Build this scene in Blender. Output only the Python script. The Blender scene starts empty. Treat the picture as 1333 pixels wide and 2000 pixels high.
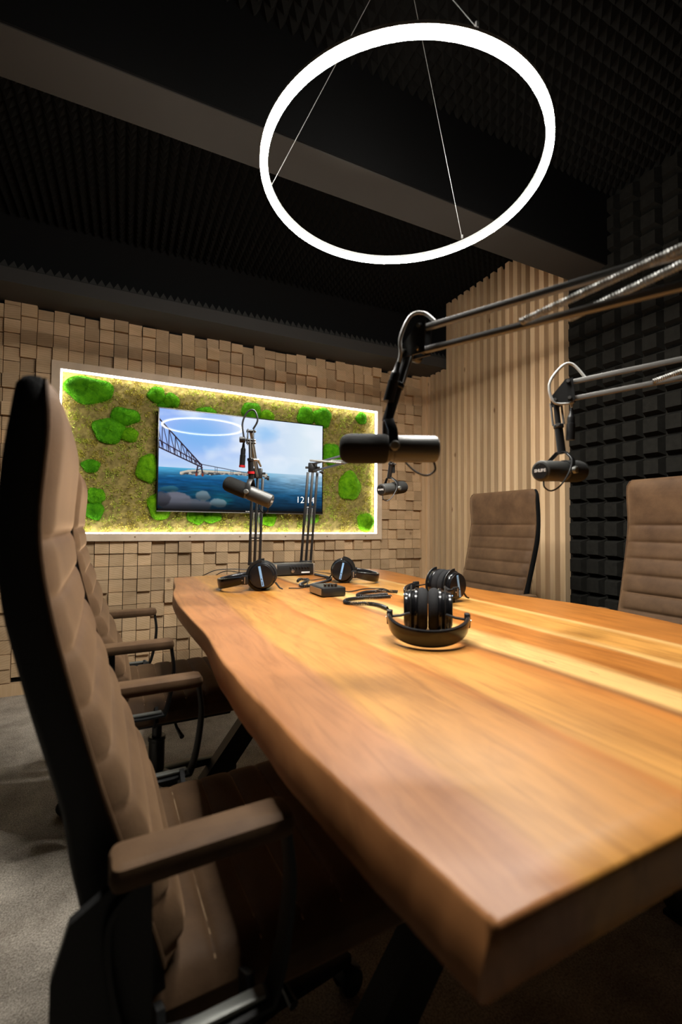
import bpy, math, random
import numpy as np
from mathutils import Vector, Matrix

S = bpy.context.scene
COL = S.collection
rnd = random.Random(7)
PI = math.pi

# ------------------------------------------------------------------ camera
cam_d = bpy.data.cameras.new('camera')
cam = bpy.data.objects.new('camera', cam_d); COL.objects.link(cam)
YAW, PITCH, ROLL = math.radians(25.66), math.radians(1.75), math.radians(0.46)
_F = Vector((math.sin(YAW)*math.cos(PITCH), math.cos(YAW)*math.cos(PITCH), math.sin(PITCH)))
_r = Vector((math.cos(YAW), -math.sin(YAW), 0)); _u = _r.cross(_F)
_R = math.cos(ROLL)*_r + math.sin(ROLL)*_u
_U = -math.sin(ROLL)*_r + math.cos(ROLL)*_u
cam.matrix_world = Matrix(((_R.x, _U.x, -_F.x, 0), (_R.y, _U.y, -_F.y, 0), (_R.z, _U.z, -_F.z, 1.07), (0, 0, 0, 1)))
cam_d.sensor_fit = 'HORIZONTAL'; cam_d.sensor_width = 24.0; cam_d.lens = 876*24/1333
cam_d.clip_start = 0.02
cam_d.dof.use_dof = True; cam_d.dof.focus_distance = 2.3; cam_d.dof.aperture_fstop = 2.8
S.camera = cam

# ------------------------------------------------------------------ world, exposure
w = bpy.data.worlds.new('world'); S.world = w; w.use_nodes = True
w.node_tree.nodes['Background'].inputs[0].default_value = (0.01, 0.01, 0.011, 1)
w.node_tree.nodes['Background'].inputs[1].default_value = 0.2
S.view_settings.view_transform = 'Standard'; S.view_settings.look = 'None'
S.view_settings.exposure = 0.45; S.view_settings.gamma = 1.0
S.view_settings.use_curve_mapping = False
S.cycles.use_denoising = True
S.cycles.max_bounces = 8
S.cycles.sample_clamp_indirect = 6.0
S.cycles.caustics_reflective = False; S.cycles.caustics_refractive = False
RING_POWER = 300.0      # pendant diffuser
LED_POWER = 9.5       # strips in the moss frame
TV_POWER = 0.78

# ------------------------------------------------------------------ materials
def nodes_of(name):
    m = bpy.data.materials.new(name); m.use_nodes = True
    nt = m.node_tree; b = nt.nodes['Principled BSDF']
    return m, nt, b

def lin(c):
    return tuple(((v/12.92) if v <= .04045 else ((v+.055)/1.055)**2.4) for v in (x/255 for x in c))

def mat(name, rgb, rough=.5, metal=0.0, spec=.5, coat=0.0, bump=0.0, bscale=200., var=0.0, vscale=30.):
    m, nt, b = nodes_of(name)
    c = (*rgb, 1)
    b.inputs['Base Color'].default_value = c
    b.inputs['Roughness'].default_value = rough
    b.inputs['Metallic'].default_value = metal
    b.inputs['Specular IOR Level'].default_value = spec
    b.inputs['Coat Weight'].default_value = coat
    tc = nt.nodes.new('ShaderNodeTexCoord')
    if var > 0:
        n = nt.nodes.new('ShaderNodeTexNoise'); n.inputs['Scale'].default_value = vscale; n.inputs['Detail'].default_value = 5
        nt.links.new(tc.outputs['Object'], n.inputs['Vector'])
        r = nt.nodes.new('ShaderNodeValToRGB')
        r.color_ramp.elements[0].position = .3; r.color_ramp.elements[1].position = .7
        r.color_ramp.elements[0].color = (*[v*(1-var) for v in rgb], 1)
        r.color_ramp.elements[1].color = (*[min(1, v*(1+var)) for v in rgb], 1)
        nt.links.new(n.outputs['Fac'], r.inputs['Fac']); nt.links.new(r.outputs['Color'], b.inputs['Base Color'])
    if bump > 0:
        n2 = nt.nodes.new('ShaderNodeTexNoise'); n2.inputs['Scale'].default_value = bscale; n2.inputs['Detail'].default_value = 4
        nt.links.new(tc.outputs['Object'], n2.inputs['Vector'])
        bp = nt.nodes.new('ShaderNodeBump'); bp.inputs['Strength'].default_value = bump; bp.inputs['Distance'].default_value = .002
        nt.links.new(n2.outputs['Fac'], bp.inputs['Height']); nt.links.new(bp.outputs['Normal'], b.inputs['Normal'])
    return m

def emit(name, rgb, strength):
    m, nt, b = nodes_of(name)
    b.inputs['Base Color'].default_value = (*[.8*v for v in rgb], 1)
    b.inputs['Emission Color'].default_value = (*rgb, 1)
    b.inputs['Emission Strength'].default_value = strength
    return m

def N(nt, typ, **kw):
    n = nt.nodes.new(typ)
    for k, v in kw.items():
        if k in n.inputs: n.inputs[k].default_value = v
        else: setattr(n, k, v)
    return n

def ramp(nt, stops, interp='LINEAR'):
    r = nt.nodes.new('ShaderNodeValToRGB'); cr = r.color_ramp; cr.interpolation = interp
    while len(cr.elements) < len(stops): cr.elements.new(.5)
    for e, (p, c) in zip(cr.elements, stops): e.position = p; e.color = (*c, 1)
    return r

def mix(nt, a, b, fac=.5, mode='MIX'):
    m = nt.nodes.new('ShaderNodeMix'); m.data_type = 'RGBA'; m.blend_type = mode
    for sock, v in ((m.inputs[0], fac), (m.inputs[6], a), (m.inputs[7], b)):
        if hasattr(v, 'is_output') or hasattr(v, 'links'): nt.links.new(v, sock)
        elif isinstance(v, (int, float)): sock.default_value = v
        else: sock.default_value = (*v, 1)
    return m.outputs[2]

def scaled(nt, src, sc, rot=(0, 0, 0)):
    mp = nt.nodes.new('ShaderNodeMapping'); mp.inputs['Scale'].default_value = sc; mp.inputs['Rotation'].default_value = rot
    nt.links.new(src, mp.inputs['Vector']); return mp.outputs['Vector']

def pine(name, light, dark, stretch, knots=True, rings=False):
    """softwood: every board (mesh island) gets its own tone and its own grain"""
    m, nt, b = nodes_of(name); L = nt.links
    tc = N(nt, 'ShaderNodeTexCoord'); geo = N(nt, 'ShaderNodeNewGeometry')
    sh = N(nt, 'ShaderNodeVectorMath', operation='MULTIPLY_ADD')
    cmb = N(nt, 'ShaderNodeCombineXYZ')
    for i in range(3): L.new(geo.outputs['Random Per Island'], cmb.inputs[i])
    L.new(cmb.outputs[0], sh.inputs[0]); sh.inputs[1].default_value = (37, 61, 23); L.new(tc.outputs['Object'], sh.inputs[2])
    v = scaled(nt, sh.outputs[0], stretch)
    n = N(nt, 'ShaderNodeTexNoise', Scale=1.0, Detail=6, Roughness=.6, Distortion=.6); L.new(v, n.inputs['Vector'])
    r = ramp(nt, ((.25, dark), (.75, light))); L.new(n.outputs['Fac'], r.inputs['Fac'])
    tone = N(nt, 'ShaderNodeMapRange'); tone.inputs['To Min'].default_value = .72; tone.inputs['To Max'].default_value = 1.12
    L.new(geo.outputs['Random Per Island'], tone.inputs['Value'])
    tc3 = N(nt, 'ShaderNodeCombineXYZ')
    for i in range(3): L.new(tone.outputs[0], tc3.inputs[i])
    c = mix(nt, r.outputs['Color'], tc3.outputs[0], 1.0, 'MULTIPLY')
    if rings:
        wv = N(nt, 'ShaderNodeTexWave', wave_type='RINGS', rings_direction='Y', Scale=22.0, Distortion=2.5, Detail=2)
        wv.inputs['Detail Scale'].default_value = 1.2
        sh2 = N(nt, 'ShaderNodeVectorMath', operation='MULTIPLY_ADD'); L.new(cmb.outputs[0], sh2.inputs[0]); sh2.inputs[1].default_value = (.9, 0, 1.7)
        L.new(tc.outputs['Object'], sh2.inputs[2]); L.new(sh2.outputs[0], wv.inputs['Vector'])
        rr = ramp(nt, ((.0, (.62, .55, .45)), (.35, (1, 1, 1)))); L.new(wv.outputs['Fac'], rr.inputs['Fac'])
        c = mix(nt, c, rr.outputs['Color'], .35, 'MULTIPLY')
    if knots:
        vo = N(nt, 'ShaderNodeTexVoronoi', Scale=1.0); L.new(scaled(nt, sh.outputs[0], (9, 9, 3.2) if not rings else (4, 4, 4)), vo.inputs['Vector'])
        kr = ramp(nt, ((.03, (.22, .11, .04)), (.09, (1, 1, 1)))); L.new(vo.outputs['Distance'], kr.inputs['Fac'])
        c = mix(nt, c, kr.outputs['Color'], .75, 'MULTIPLY')
    L.new(c, b.inputs['Base Color']); b.inputs['Roughness'].default_value = .6; b.inputs['Specular IOR Level'].default_value = .3
    bp = N(nt, 'ShaderNodeBump', Strength=.15, Distance=.002); L.new(n.outputs['Fac'], bp.inputs['Height']); L.new(bp.outputs['Normal'], b.inputs['Normal'])
    return m

def table_wood():
    m, nt, b = nodes_of('oiled_live_edge_wood'); L = nt.links
    tc = N(nt, 'ShaderNodeTexCoord')
    # slow wander of the boards' boundaries along the length
    n0 = N(nt, 'ShaderNodeTexNoise', Scale=1.0, Detail=2); L.new(scaled(nt, tc.outputs['Object'], (1.5, 1.1, 1)), n0.inputs['Vector'])
    sep = N(nt, 'ShaderNodeSeparateXYZ'); L.new(tc.outputs['Object'], sep.inputs[0])
    ma = N(nt, 'ShaderNodeMath', operation='MULTIPLY_ADD'); L.new(n0.outputs['Fac'], ma.inputs[0]); ma.inputs[1].default_value = .10; L.new(sep.outputs['X'], ma.inputs[2])
    mr = N(nt, 'ShaderNodeMapRange'); mr.inputs['From Min'].default_value = .20; mr.inputs['From Max'].default_value = 1.65
    L.new(ma.outputs[0], mr.inputs['Value'])
    def p(x): return (x+.05-.20)/1.45
    brown, honey, gold, pale, orange, dark = ((.355, .150, .052), (.40, .170, .036), (.455, .215, .047), (.54, .325, .115), (.36, .130, .022), (.19, .075, .02))
    r = ramp(nt, ((p(.18), brown), (p(.335), brown), (p(.36), gold), (p(.52), honey), (p(.545), orange), (p(.56), gold),
                  (p(.70), honey), (p(.745), orange), (p(.765), dark), (p(.79), pale), (p(.86), pale), (p(.90), orange), (p(1.03), orange),
                  (p(1.05), pale), (p(1.09), gold), (p(1.22), gold), (p(1.25), pale), (p(1.27), orange), (p(1.5), orange)))
    L.new(mr.outputs[0], r.inputs['Fac'])
    # grain, long along Y
    n1 = N(nt, 'ShaderNodeTexNoise', Scale=1.0, Detail=8, Roughness=.62, Distortion=1.4); L.new(scaled(nt, tc.outputs['Object'], (26, 2.6, 10)), n1.inputs['Vector'])
    g1 = ramp(nt, ((.30, (.62, .56, .50)), (.50, (1, 1, 1)), (.72, (1.18, 1.15, 1.10)))); L.new(n1.outputs['Fac'], g1.inputs['Fac'])
    c = mix(nt, r.outputs['Color'], g1.outputs['Color'], .75, 'MULTIPLY')
    n2 = N(nt, 'ShaderNodeTexNoise', Scale=1.0, Detail=5, Roughness=.55, Distortion=2.2); L.new(scaled(nt, tc.outputs['Object'], (5.5, 1.7, 4), (0, 0, .35)), n2.inputs['Vector'])
    g2 = ramp(nt, ((.28, (.66, .58, .52)), (.5, (1, 1, 1)), (.75, (1.15, 1.17, 1.2)))); L.new(n2.outputs['Fac'], g2.inputs['Fac'])
    c = mix(nt, c, g2.outputs['Color'], .7, 'MULTIPLY')
    # dark cracks inside the pale sapwood board
    n3 = N(nt, 'ShaderNodeTexNoise', Scale=1.0, Detail=4, Distortion=1.0); L.new(scaled(nt, tc.outputs['Object'], (60, 9, 20)), n3.inputs['Vector'])
    ck = ramp(nt, ((.66, (1, 1, 1)), (.72, (.10, .06, .03)))); L.new(n3.outputs['Fac'], ck.inputs['Fac'])
    band = ramp(nt, ((p(.79), (0, 0, 0)), (p(.82), (1, 1, 1)), (p(.86), (1, 1, 1)), (p(.89), (0, 0, 0)))); L.new(mr.outputs[0], band.inputs['Fac'])
    c = mix(nt, c, mix(nt, c, ck.outputs['Color'], 1.0, 'MULTIPLY'), band.outputs['Color'])
    L.new(c, b.inputs['Base Color'])
    b.inputs['Roughness'].default_value = .42; b.inputs['Specular IOR Level'].default_value = .28
    bp = N(nt, 'ShaderNodeBump', Strength=.06, Distance=.002); L.new(n1.outputs['Fac'], bp.inputs['Height']); L.new(bp.outputs['Normal'], b.inputs['Normal'])
    return m

def leather():
    m, nt, b = nodes_of('brown_suede_leather'); L = nt.links
    tc = N(nt, 'ShaderNodeTexCoord')
    n = N(nt, 'ShaderNodeTexNoise', Scale=11, Detail=7, Roughness=.65); L.new(tc.outputs['Object'], n.inputs['Vector'])
    r = ramp(nt, ((.3, (.042, .0215, .010)), (.7, (.088, .049, .0235)))); L.new(n.outputs['Fac'], r.inputs['Fac'])
    L.new(r.outputs['Color'], b.inputs['Base Color'])
    b.inputs['Roughness'].default_value = .66; b.inputs['Specular IOR Level'].default_value = .14
    b.inputs['Sheen Weight'].default_value = .50; b.inputs['Sheen Roughness'].default_value = .5
    b.inputs['Sheen Tint'].default_value = (.60, .38, .22, 1)
    n2 = N(nt, 'ShaderNodeTexNoise', Scale=260, Detail=3); L.new(tc.outputs['Object'], n2.inputs['Vector'])
    bp = N(nt, 'ShaderNodeBump', Strength=.25, Distance=.001); L.new(n2.outputs['Fac'], bp.inputs['Height']); L.new(bp.outputs['Normal'], b.inputs['Normal'])
    return m

def carpet():
    m, nt, b = nodes_of('grey_carpet'); L = nt.links
    tc = N(nt, 'ShaderNodeTexCoord')
    n = N(nt, 'ShaderNodeTexNoise', Scale=5, Detail=6, Roughness=.7); L.new(tc.outputs['Object'], n.inputs['Vector'])
    r = ramp(nt, ((.33, (.40, .35, .29)), (.66, (.76, .69, .59)))); L.new(n.outputs['Fac'], r.inputs['Fac'])
    n2 = N(nt, 'ShaderNodeTexNoise', Scale=190, Detail=3, Roughness=.8); L.new(tc.outputs['Object'], n2.inputs['Vector'])
    r2 = ramp(nt, ((.36, (.45, .43, .40)), (.62, (1.1, 1.1, 1.1)))); L.new(n2.outputs['Fac'], r2.inputs['Fac'])
    L.new(mix(nt, r.outputs['Color'], r2.outputs['Color'], 1.0, 'MULTIPLY'), b.inputs['Base Color'])
    b.inputs['Roughness'].default_value = .95; b.inputs['Specular IOR Level'].default_value = .1
    bp = N(nt, 'ShaderNodeBump', Strength=.9, Distance=.008); L.new(n2.outputs['Fac'], bp.inputs['Height']); L.new(bp.outputs['Normal'], b.inputs['Normal'])
    return m

def moss_flat():
    m, nt, b = nodes_of('dried_flat_moss'); L = nt.links
    tc = N(nt, 'ShaderNodeTexCoord'); geo = N(nt, 'ShaderNodeNewGeometry')
    n = N(nt, 'ShaderNodeTexNoise', Scale=6, Detail=4, Roughness=.6); L.new(tc.outputs['Object'], n.inputs['Vector'])
    r = ramp(nt, ((.30, (.40, .30, .07)), (.44, (.56, .52, .11)), (.58, (.47, .62, .10)), (.72, (.78, .66, .26)))); L.new(n.outputs['Fac'], r.inputs['Fac'])
    t = ramp(nt, ((0, (.55, .55, .45)), (.5, (1, 1, .9)), (.85, (1.2, 1.15, 1.0)), (1, (1.3, 1.15, 1.1)))); L.new(geo.outputs['Random Per Island'], t.inputs['Fac'])
    L.new(mix(nt, r.outputs['Color'], t.outputs['Color'], 1.0, 'MULTIPLY'), b.inputs['Base Color'])
    b.inputs['Roughness'].default_value = .9; b.inputs['Specular IOR Level'].default_value = .15
    return m

def moss_green():
    m, nt, b = nodes_of('bright_cushion_moss'); L = nt.links
    tc = N(nt, 'ShaderNodeTexCoord'); oi = N(nt, 'ShaderNodeObjectInfo'); geo = N(nt, 'ShaderNodeNewGeometry')
    n = N(nt, 'ShaderNodeTexNoise', Scale=26, Detail=5, Roughness=.7); L.new(tc.outputs['Object'], n.inputs['Vector'])
    r = ramp(nt, ((.3, (.05, .27, .004)), (.7, (.17, .56, .010)))); L.new(n.outputs['Fac'], r.inputs['Fac'])
    t = ramp(nt, ((0, (.75, .85, .8)), (.5, (1, 1, 1)), (1, (1.9, 1.15, .9)))); L.new(oi.outputs['Random'], t.inputs['Fac'])
    t2 = ramp(nt, ((0, (.7, .75, .7)), (1, (1.3, 1.2, 1.1)))); L.new(geo.outputs['Random Per Island'], t2.inputs['Fac'])
    c = mix(nt, r.outputs['Color'], t.outputs['Color'], 1.0, 'MULTIPLY')
    L.new(mix(nt, c, t2.outputs['Color'], 1.0, 'MULTIPLY'), b.inputs['Base Color'])
    b.inputs['Roughness'].default_value = .85; b.inputs['Specular IOR Level'].default_value = .15
    return m

M = dict(
    foam=mat('black_acoustic_foam', (.0075, .0073, .0064), .95, spec=.15, bump=.5, bscale=420, var=.2, vscale=80),
    foam_tile=mat('charcoal_foam_tile', (.0112, .0106, .0086), .95, spec=.15, bump=.4, bscale=300, var=.25, vscale=40),
    foam_sheet=mat('grey_foam_sheet', (.052, .050, .046), .95, spec=.15, bump=.4, bscale=300),
    black_paint=mat('black_painted_plaster', (.012, .012, .012), .9, spec=.1),
    felt=mat('black_felt', (.006, .006, .006), .95, spec=.08),
    beam=mat('dark_grey_paint', (.040, .036, .031), .85, spec=.2, var=.06, vscale=3),
    ledge=mat('charcoal_board', (.050, .048, .045), .7, spec=.3),
    block=pine('pine_block_ends', (.72, .51, .31), (.56, .38, .21), (7, 7, 16), rings=True),
    slat=pine('pine_slats', (.78, .56, .345), (.62, .41, .22), (30, 30, 2.2)),
    frame=mat('pale_whitewashed_wood', (.74, .58, .42), .55, spec=.3, var=.10, vscale=9),
    table=table_wood(), leather=leather(), carpet=carpet(), moss=moss_flat(), cushion=moss_green(),
    shell=mat('black_leatherette', (.010, .010, .010), .55, spec=.3, bump=.3, bscale=300),
    stitch=mat('tan_thread', (.30, .20, .11), .8),
    black_plastic=mat('black_plastic', (.012, .012, .012), .38, spec=.5, bump=.1, bscale=500),
    satin=mat('satin_black_metal', (.030, .030, .030), .36, metal=.55, spec=.5),
    arm_bar=mat('charcoal_powder_coat', (.15, .147, .138), .42, metal=.2, spec=.6),
    mic_body=mat('dark_grey_enamel', (.062, .062, .058), .40, metal=.35, spec=.5),
    mic_foam=mat('black_windscreen_foam', (.022, .022, .021), .9, spec=.2, bump=.9, bscale=700),
    rubber=mat('black_rubber_cable', (.016, .016, .016), .42, spec=.45),
    grey_cable=mat('grey_cable', (.42, .42, .40), .40, spec=.5),
    steel=mat('bright_steel', (.62, .60, .57), .28, metal=1.0),
    spring=mat('zinc_spring', (.40, .40, .375), .5, metal=.25),
    red=mat('red_plastic', (.55, .015, .02), .45),
    badge=mat('silver_lettering', (.72, .72, .70), .4, spec=.4),
    blue=mat('pale_blue_strip', (.24, .46, .78), .35, spec=.5),
    navy=mat('dark_print', (.03, .05, .10), .5),
    pad=mat('black_velour', (.016, .016, .017), .9, spec=.2, bump=.6, bscale=500),
    gloss=mat('glossy_black', (.008, .008, .009), .18, spec=.5),
    tanplate=mat('brushed_bronze_side', (.40, .33, .25), .40, metal=.6),
    legsteel=mat('black_powder_coated_steel', (.014, .013, .012), .5, spec=.4),
    alu=mat('white_aluminium', (.60, .60, .58), .4, metal=.3),
    moss_base=mat('moss_backing', (.30, .24, .08), .95, spec=.1, var=.4, vscale=40),
    rail=mat('dull_grey_metal', (.16, .165, .15), .45, metal=.4),
    wire=mat('steel_wire', (.70, .70, .66), .3, metal=.6),
    glow=emit('ring_diffuser', (1.0, .965, .90), RING_POWER),
    glow_side=emit('ring_diffuser_side', (1.0, .965, .90), RING_POWER*.22),
    led=emit('led_strip_white', (1.0, .97, .93), LED_POWER),
    clear=mat('clear_plastic_strip', (.55, .56, .58), .15, spec=.6),
    white=emit('screen_white', (1, 1, 1), .95),
)

# ------------------------------------------------------------------ mesh builder
def fr(d, up=(0, 0, 1)):
    """orthonormal frame with x along d"""
    x = Vector(d).normalized(); u = Vector(up)
    if abs(x.dot(u)) > .98: u = Vector((0, 1, 0)) if abs(x.y) < .9 else Vector((1, 0, 0))
    y = u.cross(x).normalized(); z = x.cross(y)
    return x, y, z

class MB:
    def __init__(s): s.v = []; s.f = []; s.mi = []; s.cur = 0
    def add(s, vs, fs):
        o = len(s.v); s.v += [tuple(p) for p in vs]
        for f in fs: s.f.append(tuple(i+o for i in f)); s.mi.append(s.cur)
        return s
    def box(s, c, d, x=None, y=None, z=None):
        c = Vector(c); x = Vector(x or (1, 0, 0)); y = Vector(y or (0, 1, 0)); z = Vector(z or (0, 0, 1))
        vs = [c + x*(sx*d[0]/2) + y*(sy*d[1]/2) + z*(sz*d[2]/2) for sz in (-1, 1) for sy in (-1, 1) for sx in (-1, 1)]
        return s.add(vs, [(0, 2, 3, 1), (4, 5, 7, 6), (0, 1, 5, 4), (2, 6, 7, 3), (0, 4, 6, 2), (1, 3, 7, 5)])
    def rbox(s, c, d, r=.004, x=None, y=None, z=None, n=2):
        """box with chamfered/rounded edges: prism with rounded outline and bevelled caps"""
        c = Vector(c); x = Vector(x or (1, 0, 0)); y = Vector(y or (0, 1, 0)); z = Vector(z or (0, 0, 1))
        def loop(ins, h):
            out = []; a, b_ = d[0]/2-ins, d[1]/2-ins; rr = max(r-ins*.5, .0004)
            for k, (sx, sy) in enumerate(((1, 1), (-1, 1), (-1, -1), (1, -1))):
                for j in range(n+1):
                    t = (k + j/n)*PI/2
                    out.append(c + x*(sx*(a-rr)+rr*math.cos(t)) + y*(sy*(b_-rr)+rr*math.sin(t)) + z*h)
            return out
        h = d[2]/2; ls = [loop(r*.9, -h), loop(r*.27, -h+r*.27), loop(0, -h+r), loop(0, h-r), loop(r*.27, h-r*.27), loop(r*.9, h)]
        m = len(ls[0]); vs = [p for l in ls for p in l]; fs = []
        for i in range(len(ls)-1):
            for j in range(m): fs.append((i*m+j, i*m+(j+1) % m, (i+1)*m+(j+1) % m, (i+1)*m+j))
        fs.append(tuple(reversed(range(m)))); fs.append(tuple((len(ls)-1)*m+j for j in range(m)))
        return s.add(vs, fs)
    def bar(s, a, b, w, h, up=(0, 0, 1), r=0):
        a, b = Vector(a), Vector(b); x, y, z = fr(b-a, up)
        if r: return s.rbox((a+b)/2, ((b-a).length, w, h), r, x, y, z)
        return s.box((a+b)/2, ((b-a).length, w, h), x, y, z)
    def tube(s, pts, r, n=10, caps=True, closed=False, flat=None, up=(0, 0, 1)):
        """sweep; r number or list; flat=(w,h) makes a superellipse section instead of a circle"""
        P = [Vector(p) for p in pts]; m = len(P); R = r if isinstance(r, (list, tuple)) else [r]*m
        T = []
        for i in range(m):
            a = P[(i-1) % m] if (closed or i > 0) else P[i]; b = P[(i+1) % m] if (closed or i < m-1) else P[i]
            T.append((b-a).normalized())
        x, y, z = fr(T[0], up); vs = []
        for i in range(m):
            if i:
                q = T[i-1].rotation_difference(T[i]); y = q @ y
                y = (y - T[i]*y.dot(T[i])).normalized()
            zz = T[i].cross(y)
            for k in range(n):
                t = 2*PI*k/n; cx, cz = math.cos(t), math.sin(t)
                if flat:
                    e = .45; px = math.copysign(abs(cx)**e, cx)*flat[0]/2*R[i]; pz = math.copysign(abs(cz)**e, cz)*flat[1]/2*R[i]
                else: px, pz = cx*R[i], cz*R[i]
                vs.append(P[i] + y*px + zz*pz)
        fs = []
        for i in range(m if closed else m-1):
            j = (i+1) % m
            for k in range(n): fs.append((i*n+k, i*n+(k+1) % n, j*n+(k+1) % n, j*n+k))
        if caps and not closed: fs += [tuple(reversed(range(n))), tuple((m-1)*n+k for k in range(n))]
        return s.add(vs, fs)
    def cyl(s, a, b, r, n=20, r2=None, ch=0.0):
        a, b = Vector(a), Vector(b); d = (b-a); l = d.length; r2 = r if r2 is None else r2
        if ch: return s.lathe(a, d, [(0, 0), (r-ch, 0), (r, ch), (r2, l-ch), (r2-ch, l), (0, l)], n)
        return s.lathe(a, d, [(0, 0), (r, 0), (r2, l), (0, l)], n)
    def lathe(s, o, axis, prof, n=24):
        """prof: (radius, distance along the axis)"""
        o = Vector(o); x, y, z = fr(axis); vs = []; fs = []; idx = []
        for r, h in prof:
            if r < 1e-6: idx.append((len(vs), 1)); vs.append(o + x*h)
            else:
                idx.append((len(vs), n))
                for k in range(n): t = 2*PI*k/n; vs.append(o + x*h + y*(r*math.cos(t)) + z*(r*math.sin(t)))
        for (i0, c0), (i1, c1) in zip(idx, idx[1:]):
            for k in range(n):
                k2 = (k+1) % n
                if c0 == 1 and c1 == 1: continue
                if c0 == 1: fs.append((i0, i1+k2, i1+k))
                elif c1 == 1: fs.append((i0+k, i0+k2, i1))
                else: fs.append((i0+k, i0+k2, i1+k2, i1+k))
        return s.add(vs, fs)
    def grid(s, nu, nv, fn, wrap=False):
        vs = [fn(i/(nu-1), j/(nv-1)) for i in range(nu) for j in range(nv)]
        fs = [(i*nv+j, (i+1)*nv+j, (i+1)*nv+j+1, i*nv+j+1) for i in range(nu-1) for j in range(nv-1)]
        return s.add(vs, fs)
    def build(s, name, material, parent=None, smooth=True, angle=40, loc=None):
        me = bpy.data.meshes.new(name); me.from_pydata(s.v, [], s.f)
        mats = material if isinstance(material, (list, tuple)) else [material]
        for m_ in mats: me.materials.append(m_)
        if len(mats) > 1: me.polygons.foreach_set('material_index', s.mi)
        me.validate(); me.update()
        import bmesh
        bm = bmesh.new(); bm.from_mesh(me); bmesh.ops.recalc_face_normals(bm, faces=bm.faces)
        if smooth:
            a = math.radians(angle)
            for f in bm.faces: f.smooth = True
            for e in bm.edges:
                if len(e.link_faces) == 2 and e.calc_face_angle(0) > a: e.smooth = False
        bm.to_mesh(me); bm.free()
        o = bpy.data.objects.new(name, me); COL.objects.link(o)
        if parent: o.parent = parent
        if loc: o.location = loc
        return o

def thing(name, label, cat, loc=(0, 0, 0), rotz=0, group=None):
    o = bpy.data.objects.new(name, None); COL.objects.link(o); o.empty_display_size = .05
    o.location = loc; o.rotation_euler = (0, 0, rotz)
    return tag(o, label, cat, group)
def tag(o, label, cat, group=None):
    o['label'] = label; o['category'] = cat
    if group: o['group'] = group
    return o
def struct(o, label=None):
    o['kind'] = 'structure'
    if label: o['label'] = label; o['category'] = o.name.split('_')[0]
    return o
def copy_tree(o, parent=None):
    c = o.copy(); COL.objects.link(c)
    if parent: c.parent = parent
    for ch in list(o.children): copy_tree(ch, c)
    return c
def bez(p0, p1, p2, p3, n=16):
    p0, p1, p2, p3 = map(Vector, (p0, p1, p2, p3)); out = []
    for i in range(n+1):
        t = i/n; out.append(p0*(1-t)**3 + p1*3*t*(1-t)**2 + p2*3*t*t*(1-t) + p3*t**3)
    return out
def spline(pts, n=8):
    P = [Vector(p) for p in pts]; out = []
    for i in range(len(P)-1):
        a, b, c, d = P[max(i-1, 0)], P[i], P[i+1], P[min(i+2, len(P)-1)]
        for k in range(n):
            t = k/n
            out.append(.5*((2*b) + (c-a)*t + (2*a-5*b+4*c-d)*t*t + (3*b-a-3*c+d)*t**3))
    out.append(P[-1]); return out
def resample(P, step):
    L = [0]
    for a, b in zip(P, P[1:]): L.append(L[-1]+(b-a).length)
    n = max(2, int(L[-1]/step)); out = []; j = 0
    for i in range(n+1):
        t = L[-1]*i/n
        while j < len(L)-2 and L[j+1] < t: j += 1
        k = (t-L[j])/max(L[j+1]-L[j], 1e-9); out.append(P[j].lerp(P[j+1], min(max(k, 0), 1)))
    return out
def coil_pts(path, rad, pitch, per=9):
    P = resample(path, pitch/per); out = []; y = None
    for i, p in enumerate(P):
        t = (P[min(i+1, len(P)-1)]-P[max(i-1, 0)]).normalized()
        if y is None: _, y, _ = fr(t)
        y = (y - t*y.dot(t)).normalized(); z = t.cross(y); a = 2*PI*i/per
        out.append(p + y*(rad*math.cos(a)) + z*(rad*math.sin(a)))
    return out

# ------------------------------------------------------------------ the room
XL, XR, YB, YF, ZC = -1.6, 2.56, 3.445, -1.3, 3.06
struct(MB().box(((XL+XR)/2, (YB+YF)/2, -.05), (XR-XL+.2, YB-YF+.2, .1)).build('floor', M['carpet'], smooth=False))

def pyramids(mb, o, ux, uy, nrm, nx, ny, pitch, depth, top=0.0, gap=.0):
    """field of pyramids (top>0: truncated) on a plane spanned by ux, uy, rising along nrm"""
    o, ux, uy, nrm = map(Vector, (o, ux, uy, nrm)); vs = []; fs = []
    for i in range(nx):
        for j in range(ny):
            c = o + ux*((i+.5)*pitch) + uy*((j+.5)*pitch); h = pitch/2-gap; k = len(vs)
            for sx, sy in ((-1, -1), (1, -1), (1, 1), (-1, 1)): vs.append(c + ux*(sx*h) + uy*(sy*h))
            if top <= 0:
                vs.append(c + nrm*depth); fs += [(k, k+1, k+4), (k+1, k+2, k+4), (k+2, k+3, k+4), (k+3, k, k+4)]
            else:
                t = h*top
                for sx, sy in ((-1, -1), (1, -1), (1, 1), (-1, 1)): vs.append(c + ux*(sx*t) + uy*(sy*t) + nrm*depth)
                fs += [(k, k+1, k+5, k+4), (k+1, k+2, k+6, k+5), (k+2, k+3, k+7, k+6), (k+3, k, k+4, k+7), (k+4, k+5, k+6, k+7)]
    mb.add(vs, fs)

c = MB(); c.box(((XL+XR)/2, (YB+YF)/2, ZC+.05), (XR-XL+.2, YB-YF+.2, .1))
pyramids(c, (XL, YF, ZC), (1, 0, 0), (0, 1, 0), (0, 0, -1), int((XR-XL)/.052), int((YB-YF)/.052), .052, .052)
struct(c.build('ceiling', M['foam'], smooth=False))

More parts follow.
